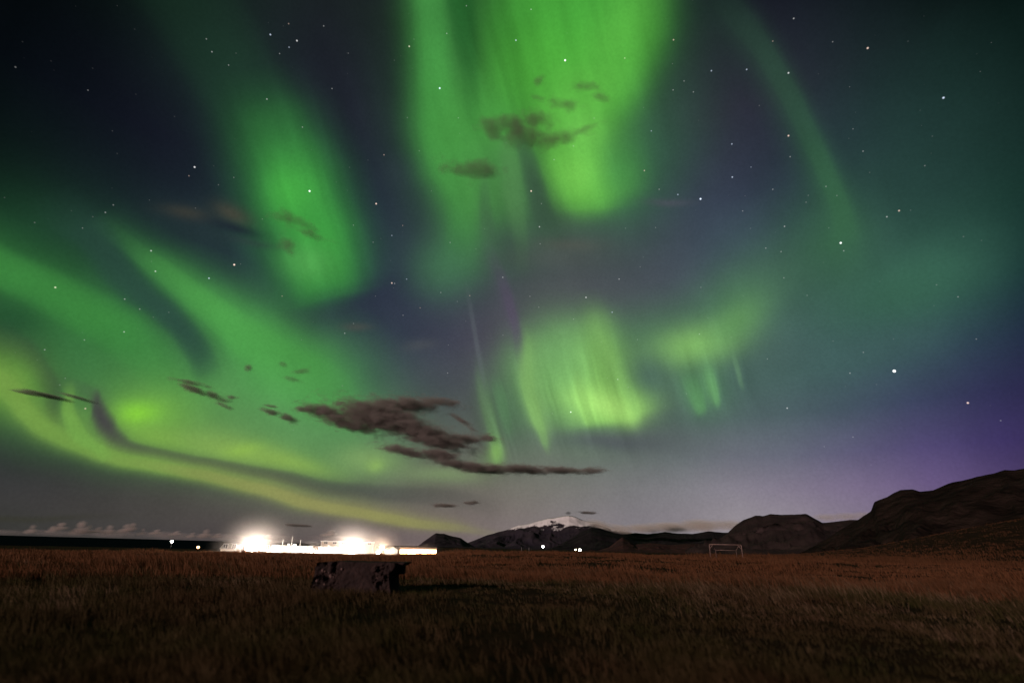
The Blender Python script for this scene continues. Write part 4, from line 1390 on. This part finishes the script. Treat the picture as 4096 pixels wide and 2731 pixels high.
def lamp(name, label, cat, x, y, h, size, bulb, power, col, group=None, head='globe', radius=0.25, aim=None):
    """mast + arm + head with its own light"""
    z0 = gz(x, y) - 0.1
    root = empty(name, (x, y, z0), HZ)
    tag(root, label, cat, group)
    bm = bmesh.new()
    tube(bm, [(0, 0.25, 0), (0, 0.25, h * 0.6), (0, 0.25, h), (0, 0.02, h + 0.08)], [0.07, 0.06, 0.05, 0.045])
    mesh_obj('mast', bm, M_STEEL, root, True)
    bm = bmesh.new()
    if head == 'flood':
        box(bm, -size * 1.1, size * 1.1, -0.06, 0.16, h - size * 0.75, h + size * 0.75, 0.03)
    else:
        lathe(bm, [(size * 0.5, -0.02), (size * 1.15, 0.0), (size * 0.9, size * 0.5), (size * 0.15, size * 0.8)], (0, -0.12, h + size * 0.55))
    hd = mesh_obj('lamp_housing', bm, M_STEEL, root)
    bm = bmesh.new()
    if head == 'flood':
        box(bm, -size, size, -0.09, -0.063, h - size * 0.65, h + size * 0.65)
    else:
        lathe(bm, [(0.02, -size), (size * 0.7, -size * 0.75), (size, 0), (size * 0.75, size * 0.52), (0.04, size * 0.545)], (0, -0.12, h))
    mesh_obj('lens', bm, bulb, hd, True)
    ld = bpy.data.lights.new('lamp_light', 'POINT')
    ld.energy = power
    ld.color = col
    ld.shadow_soft_size = radius
    lo = bpy.data.objects.new('lamp_light', ld)
    COL.objects.link(lo)
    lo.parent = root
    lo.location = (0, -0.12 - size - radius - 0.06, h)
    return root


WARM, NEUT = (1.0, 0.72, 0.46), (1.0, 0.88, 0.74)
FLOODS = [
    (1020, 2190, -4, NEUT, 22000, 'brightest white floodlight, on a mast before the low left wing', 'flood', M_BULB_W, 0.62),
    (995, 2212, -9, NEUT, 5000, 'added white floodlight in place of the smear left of the brightest one', 'flood', M_BULB_W, 0.5),  # added lamp, stands in for the motion trail of the brightest light
    (1088, 2210, -5, NEUT, 300, 'small white lamp right of the brightest floodlight', 'globe', M_BULB_W, 0.2),
    (1178, 2181, 3, (1.0, 0.82, 0.5), 500, 'round yellowish lamp on the hall roof line beside the tallest flagpole', 'globe', M_BULB_W, 0.4),
    (1246, 2206, -5, NEUT, 4500, 'white lamp before the middle of the long hall', 'globe', M_BULB_W, 0.42),
    (1412, 2188, -4, NEUT, 18000, 'big white floodlight before the right end of the long hall', 'flood', M_BULB_W, 0.62),
    (1378, 2212, -9, NEUT, 4000, 'added white floodlight in place of the smear left of the big right-hand one', 'flood', M_BULB_W, 0.5),  # extra lamp imitating the trailing smear of the big right light
    (1528, 2190, -5, WARM, 3500, 'warm white floodlight between annex and gabled cottage', 'flood', M_BULB_W, 0.55),
    (1512, 2212, -9, WARM, 1500, 'warm lamp added for the light smear low in front of the annex corner', 'globe', M_BULB_W, 0.5),  # added lamp for the smear trailing off the warm floodlight
]
for (px, py, st, colr, pw, lab, hd, bl, sz) in FLOODS:
    s, z = onf(px, py, st)
    x, y = hw(s, st)
    h = max(0.9, z - gz(x, y) + 0.1)
    lamp('floodlight' if hd == 'flood' else 'lamp_post', lab, 'lamp', x, y, h, sz, bl, pw, colr, 'floodlights of the complex' if hd == 'flood' else None, hd)
# light spilling from the pavilion's windows
for i in range(3):
    ld = bpy.data.lights.new('window_glow', 'AREA')
    ld.shape = 'RECTANGLE'
    ld.size, ld.size_y = L5 / 3.2, 1.1
    ld.energy = 2000
    ld.color = (1.0, 0.48, 0.18)
    lo = bpy.data.objects.new('window_glow', ld)
    COL.objects.link(lo)
    lo.parent = b5
    lo.location = (-L5 / 2 + L5 * (i + 0.5) / 3, -0.35, 1.2)
    lo.rotation_euler = (R(90), 0, 0)

# far lamps across the plain
for (px, py, dist, h, sz, bl, pw, colr, lab) in (
        (688, 2164, 420, 6, 0.75, M_BULB_W, 900, NEUT, 'lone white lamp standing up against the dark sea'),
        (793, 2187, 300, 3, 0.55, M_BULB_O, 500, (1, 0.42, 0.12), 'lone orange lamp left of the low wing'),
        (2172, 2185, 900, 12, 1.9, M_BULB_W, 2500, NEUT, 'white lamp below the snowy mountain'),
        (2301, 2197, 900, 8, 1.1, M_BULB_Y, 500, WARM, 'dim yellow lamp just left of a white one, below the dark hill'),
        (2319, 2198, 900, 8, 1.9, M_BULB_W, 2500, NEUT, 'white lamp below the dark hill, with a dim yellow one at its left')):
    p = at(px, py, dist)
    h = max(1.2, p[2] - gz(p[0], p[1]) + 0.1)
    lamp('yard_lamp', lab, 'lamp', p[0], p[1], h, sz, bl, pw, colr, 'far yard lamps')

# two small posts on the plain
for (px, lab) in ((2086, 'left of two small fence posts on the plain below the snowy mountain'), (2116, 'right of two small fence posts on the plain below the snowy mountain')):
    p = at(px, 2206, 210)
    bm = bmesh.new()
    tube(bm, [(0, 0, -0.1), (0.02, 0, 0.9), (0.03, 0, 1.5)], [0.14, 0.13, 0.11])
    o = mesh_obj('fence_post', bm, M_ROOF, None, True)
    o.location = (p[0], p[1], gz(p[0], p[1]))
    tag(o, lab, 'post', 'small posts on the plain')

# ------------------------------------------------------------------ grass
def grass(name, label, n, rmin, rmax, h0, h1, w, blades, mat, azr=52, cond=None, seed=1, lean=0.35, cl=0.12, thr=-0.18, hmin=0.55):
    g = np.random.default_rng(seed)
    u = g.random(n)
    r = rmin * (rmax / rmin) ** u
    az = np.radians(g.uniform(-azr, azr, n))
    x, y = r * np.sin(az), r * np.cos(az)
    keep = fbm(x * 0.22 + 40, y * 0.22, 3) + 0.35 * fbm(x * 0.035 + 7, y * 0.035, 2) + g.normal(0, 0.2, n) > thr
    if cond is not None:
        keep &= cond(x, y, r, np.degrees(az))
    x, y, r = x[keep], y[keep], r[keep]
    n = len(x)
    X = np.repeat(x, blades) + g.normal(0, cl, n * blades)
    Y = np.repeat(y, blades) + g.normal(0, cl, n * blades)
    hh = np.repeat(0.6 + 0.6 * (fbm(x * 0.3, y * 0.3, 3) + 0.5), blades) * g.uniform(h0, h1, n * blades)
    Z = ground_z(X, Y) - 0.02
    N = n * blades
    th = g.uniform(0, 2 * np.pi, N)
    hh = hh * np.repeat(hmin + 1.5 * np.clip(fbm(x * 0.09 + 11, y * 0.09 + 5, 3) + 0.35, 0, 1), blades)
    ww = w * (0.6 + 0.8 * g.random(N)) * np.clip(np.repeat(r, blades) / 18, 0.8, 4)
    # bent down wind, to the left and away
    lx = -lean * hh * (0.5 + g.random(N)) + 0.25 * hh * g.normal(0, 1, N)
    ly = 0.35 * lean * hh * g.normal(0, 1.4, N)
    dx, dy = np.cos(th) * ww / 2, np.sin(th) * ww / 2
    P0 = np.stack([X - dx, Y - dy, Z], -1)
    P1 = np.stack([X + dx, Y + dy, Z], -1)
    P2 = np.stack([X + lx * 0.35 - dx * 0.7, Y + ly * 0.35 - dy * 0.7, Z + hh * 0.6], -1)
    P3 = np.stack([X + lx * 0.35 + dx * 0.7, Y + ly * 0.35 + dy * 0.7, Z + hh * 0.6], -1)
    P4 = np.stack([X + lx, Y + ly, Z + hh * 0.95], -1)
    V = np.stack([P0, P1, P3, P2, P4], 1).reshape(-1, 3)
    b = np.arange(N) * 5
    T = np.concatenate([np.stack([b, b + 1, b + 2], -1), np.stack([b, b + 2, b + 3], -1), np.stack([b + 3, b + 2, b + 4], -1)])
    o = np_mesh(name, V, T, mat, smooth=False)
    tag(o, kind='stuff')
    o['label'] = label
    return o


notblk = lambda x, y, r, az: ~((np.abs(x - bx) < 1.45) & (np.abs(y - by) < 1.0))
grass('grass', 'dark short windblown grass of the foreground', 19000, 6.5, 46, 0.12, 0.32, 0.016, 9, M_GRASS, cond=notblk, seed=3, thr=-0.34, hmin=0.6)
grass('sedge', 'tall rusty red grass in the middle distance', 42000, 30, 190, 0.22, 0.5, 0.016, 6, M_SEDGE, cond=lambda x, y, r, az: (r > 26 + 12 * fbm(x * .05, y * .05, 2)) & ~((r > 161) & (az < -3)), seed=5, cl=0.35)

grass('dry_stems', 'pale dry stems bent by the wind among the dark grass', 5200, 7, 48, 0.25, 0.5, 0.010, 6, M_DRY, seed=21, lean=0.7, cl=0.2, cond=lambda x, y, r, az: notblk(x, y, r, az) & (fbm(x * 0.16 + 70, y * 0.16, 3) + 0.010 * az > 0.05))
grass('tall_grass', 'tall rank grass lit from behind along the front of the bright buildings', 5200, 138, 166, 0.45, 0.95, 0.02, 6, M_SEDGE, azr=34, seed=31, cl=0.5, thr=-0.3, cond=lambda x, y, r, az: az < -2)
grass('hillside_grass', 'rough brown grass climbing the slope on the right', 38000, 120, 900, 0.4, 0.9, 0.03, 6, M_SLOPE, azr=56, cond=lambda x, y, r, az: az > 18 + r * 0.004, seed=9, cl=0.9)

# ------------------------------------------------------------------ vapour balls added round the lamps to imitate their lens bloom
mm = bpy.data.materials.new('lamp bloom vapour')
mm.use_nodes = True
nt = mm.node_tree
nt.nodes.clear()
out = nt.nodes.new('ShaderNodeOutputMaterial')
v = nt.nodes.new('ShaderNodeVolumePrincipled')
v.inputs['Color'].default_value = (0.98, 0.89, 0.86, 1)
tcn = nt.nodes.new('ShaderNodeTexCoord')
ln = nt.nodes.new('ShaderNodeVectorMath')
ln.operation = 'LENGTH'
nt.links.new(tcn.outputs['Object'], ln.inputs[0])
mr = nt.nodes.new('ShaderNodeMapRange')
mr.inputs['From Min'].default_value = 1.0
mr.inputs['From Max'].default_value = 0.0
nt.links.new(ln.outputs['Value'], mr.inputs['Value'])
pw = nt.nodes.new('ShaderNodeMath')
pw.operation = 'POWER'
nt.links.new(mr.outputs[0], pw.inputs[0])
pw.inputs[1].default_value = 2.2
sc_ = nt.nodes.new('ShaderNodeMath')
sc_.operation = 'MULTIPLY'
nt.links.new(pw.outputs[0], sc_.inputs[0])
sc_.inputs[1].default_value = 0.055
nt.links.new(sc_.outputs[0], v.inputs['Density'])
nt.links.new(v.outputs[0], out.inputs['Volume'])
for (px, py, st, rs, rz) in ((1016, 2200, -8, 13, 12), (1404, 2198, -8, 12, 11), (1526, 2200, -7, 8.5, 8.5), (1246, 2206, -5, 5, 4), (1640, 2204, -3, 6, 3.4), (1705, 2204, -3, 6, 3.4)):
    s, z = onf(px, py, st)
    x, y = hw(s, st)
    bm = bmesh.new()
    bmesh.ops.create_icosphere(bm, subdivisions=3, radius=1)
    bloom_vapour = mesh_obj('bloom_vapour', bm, mm)
    bloom_vapour.location = (x, y, z)
    bloom_vapour.scale = (rs, rs * 0.8, rz)
    bloom_vapour.rotation_euler = (0, 0, HZ)
    tag(bloom_vapour, kind='stuff')
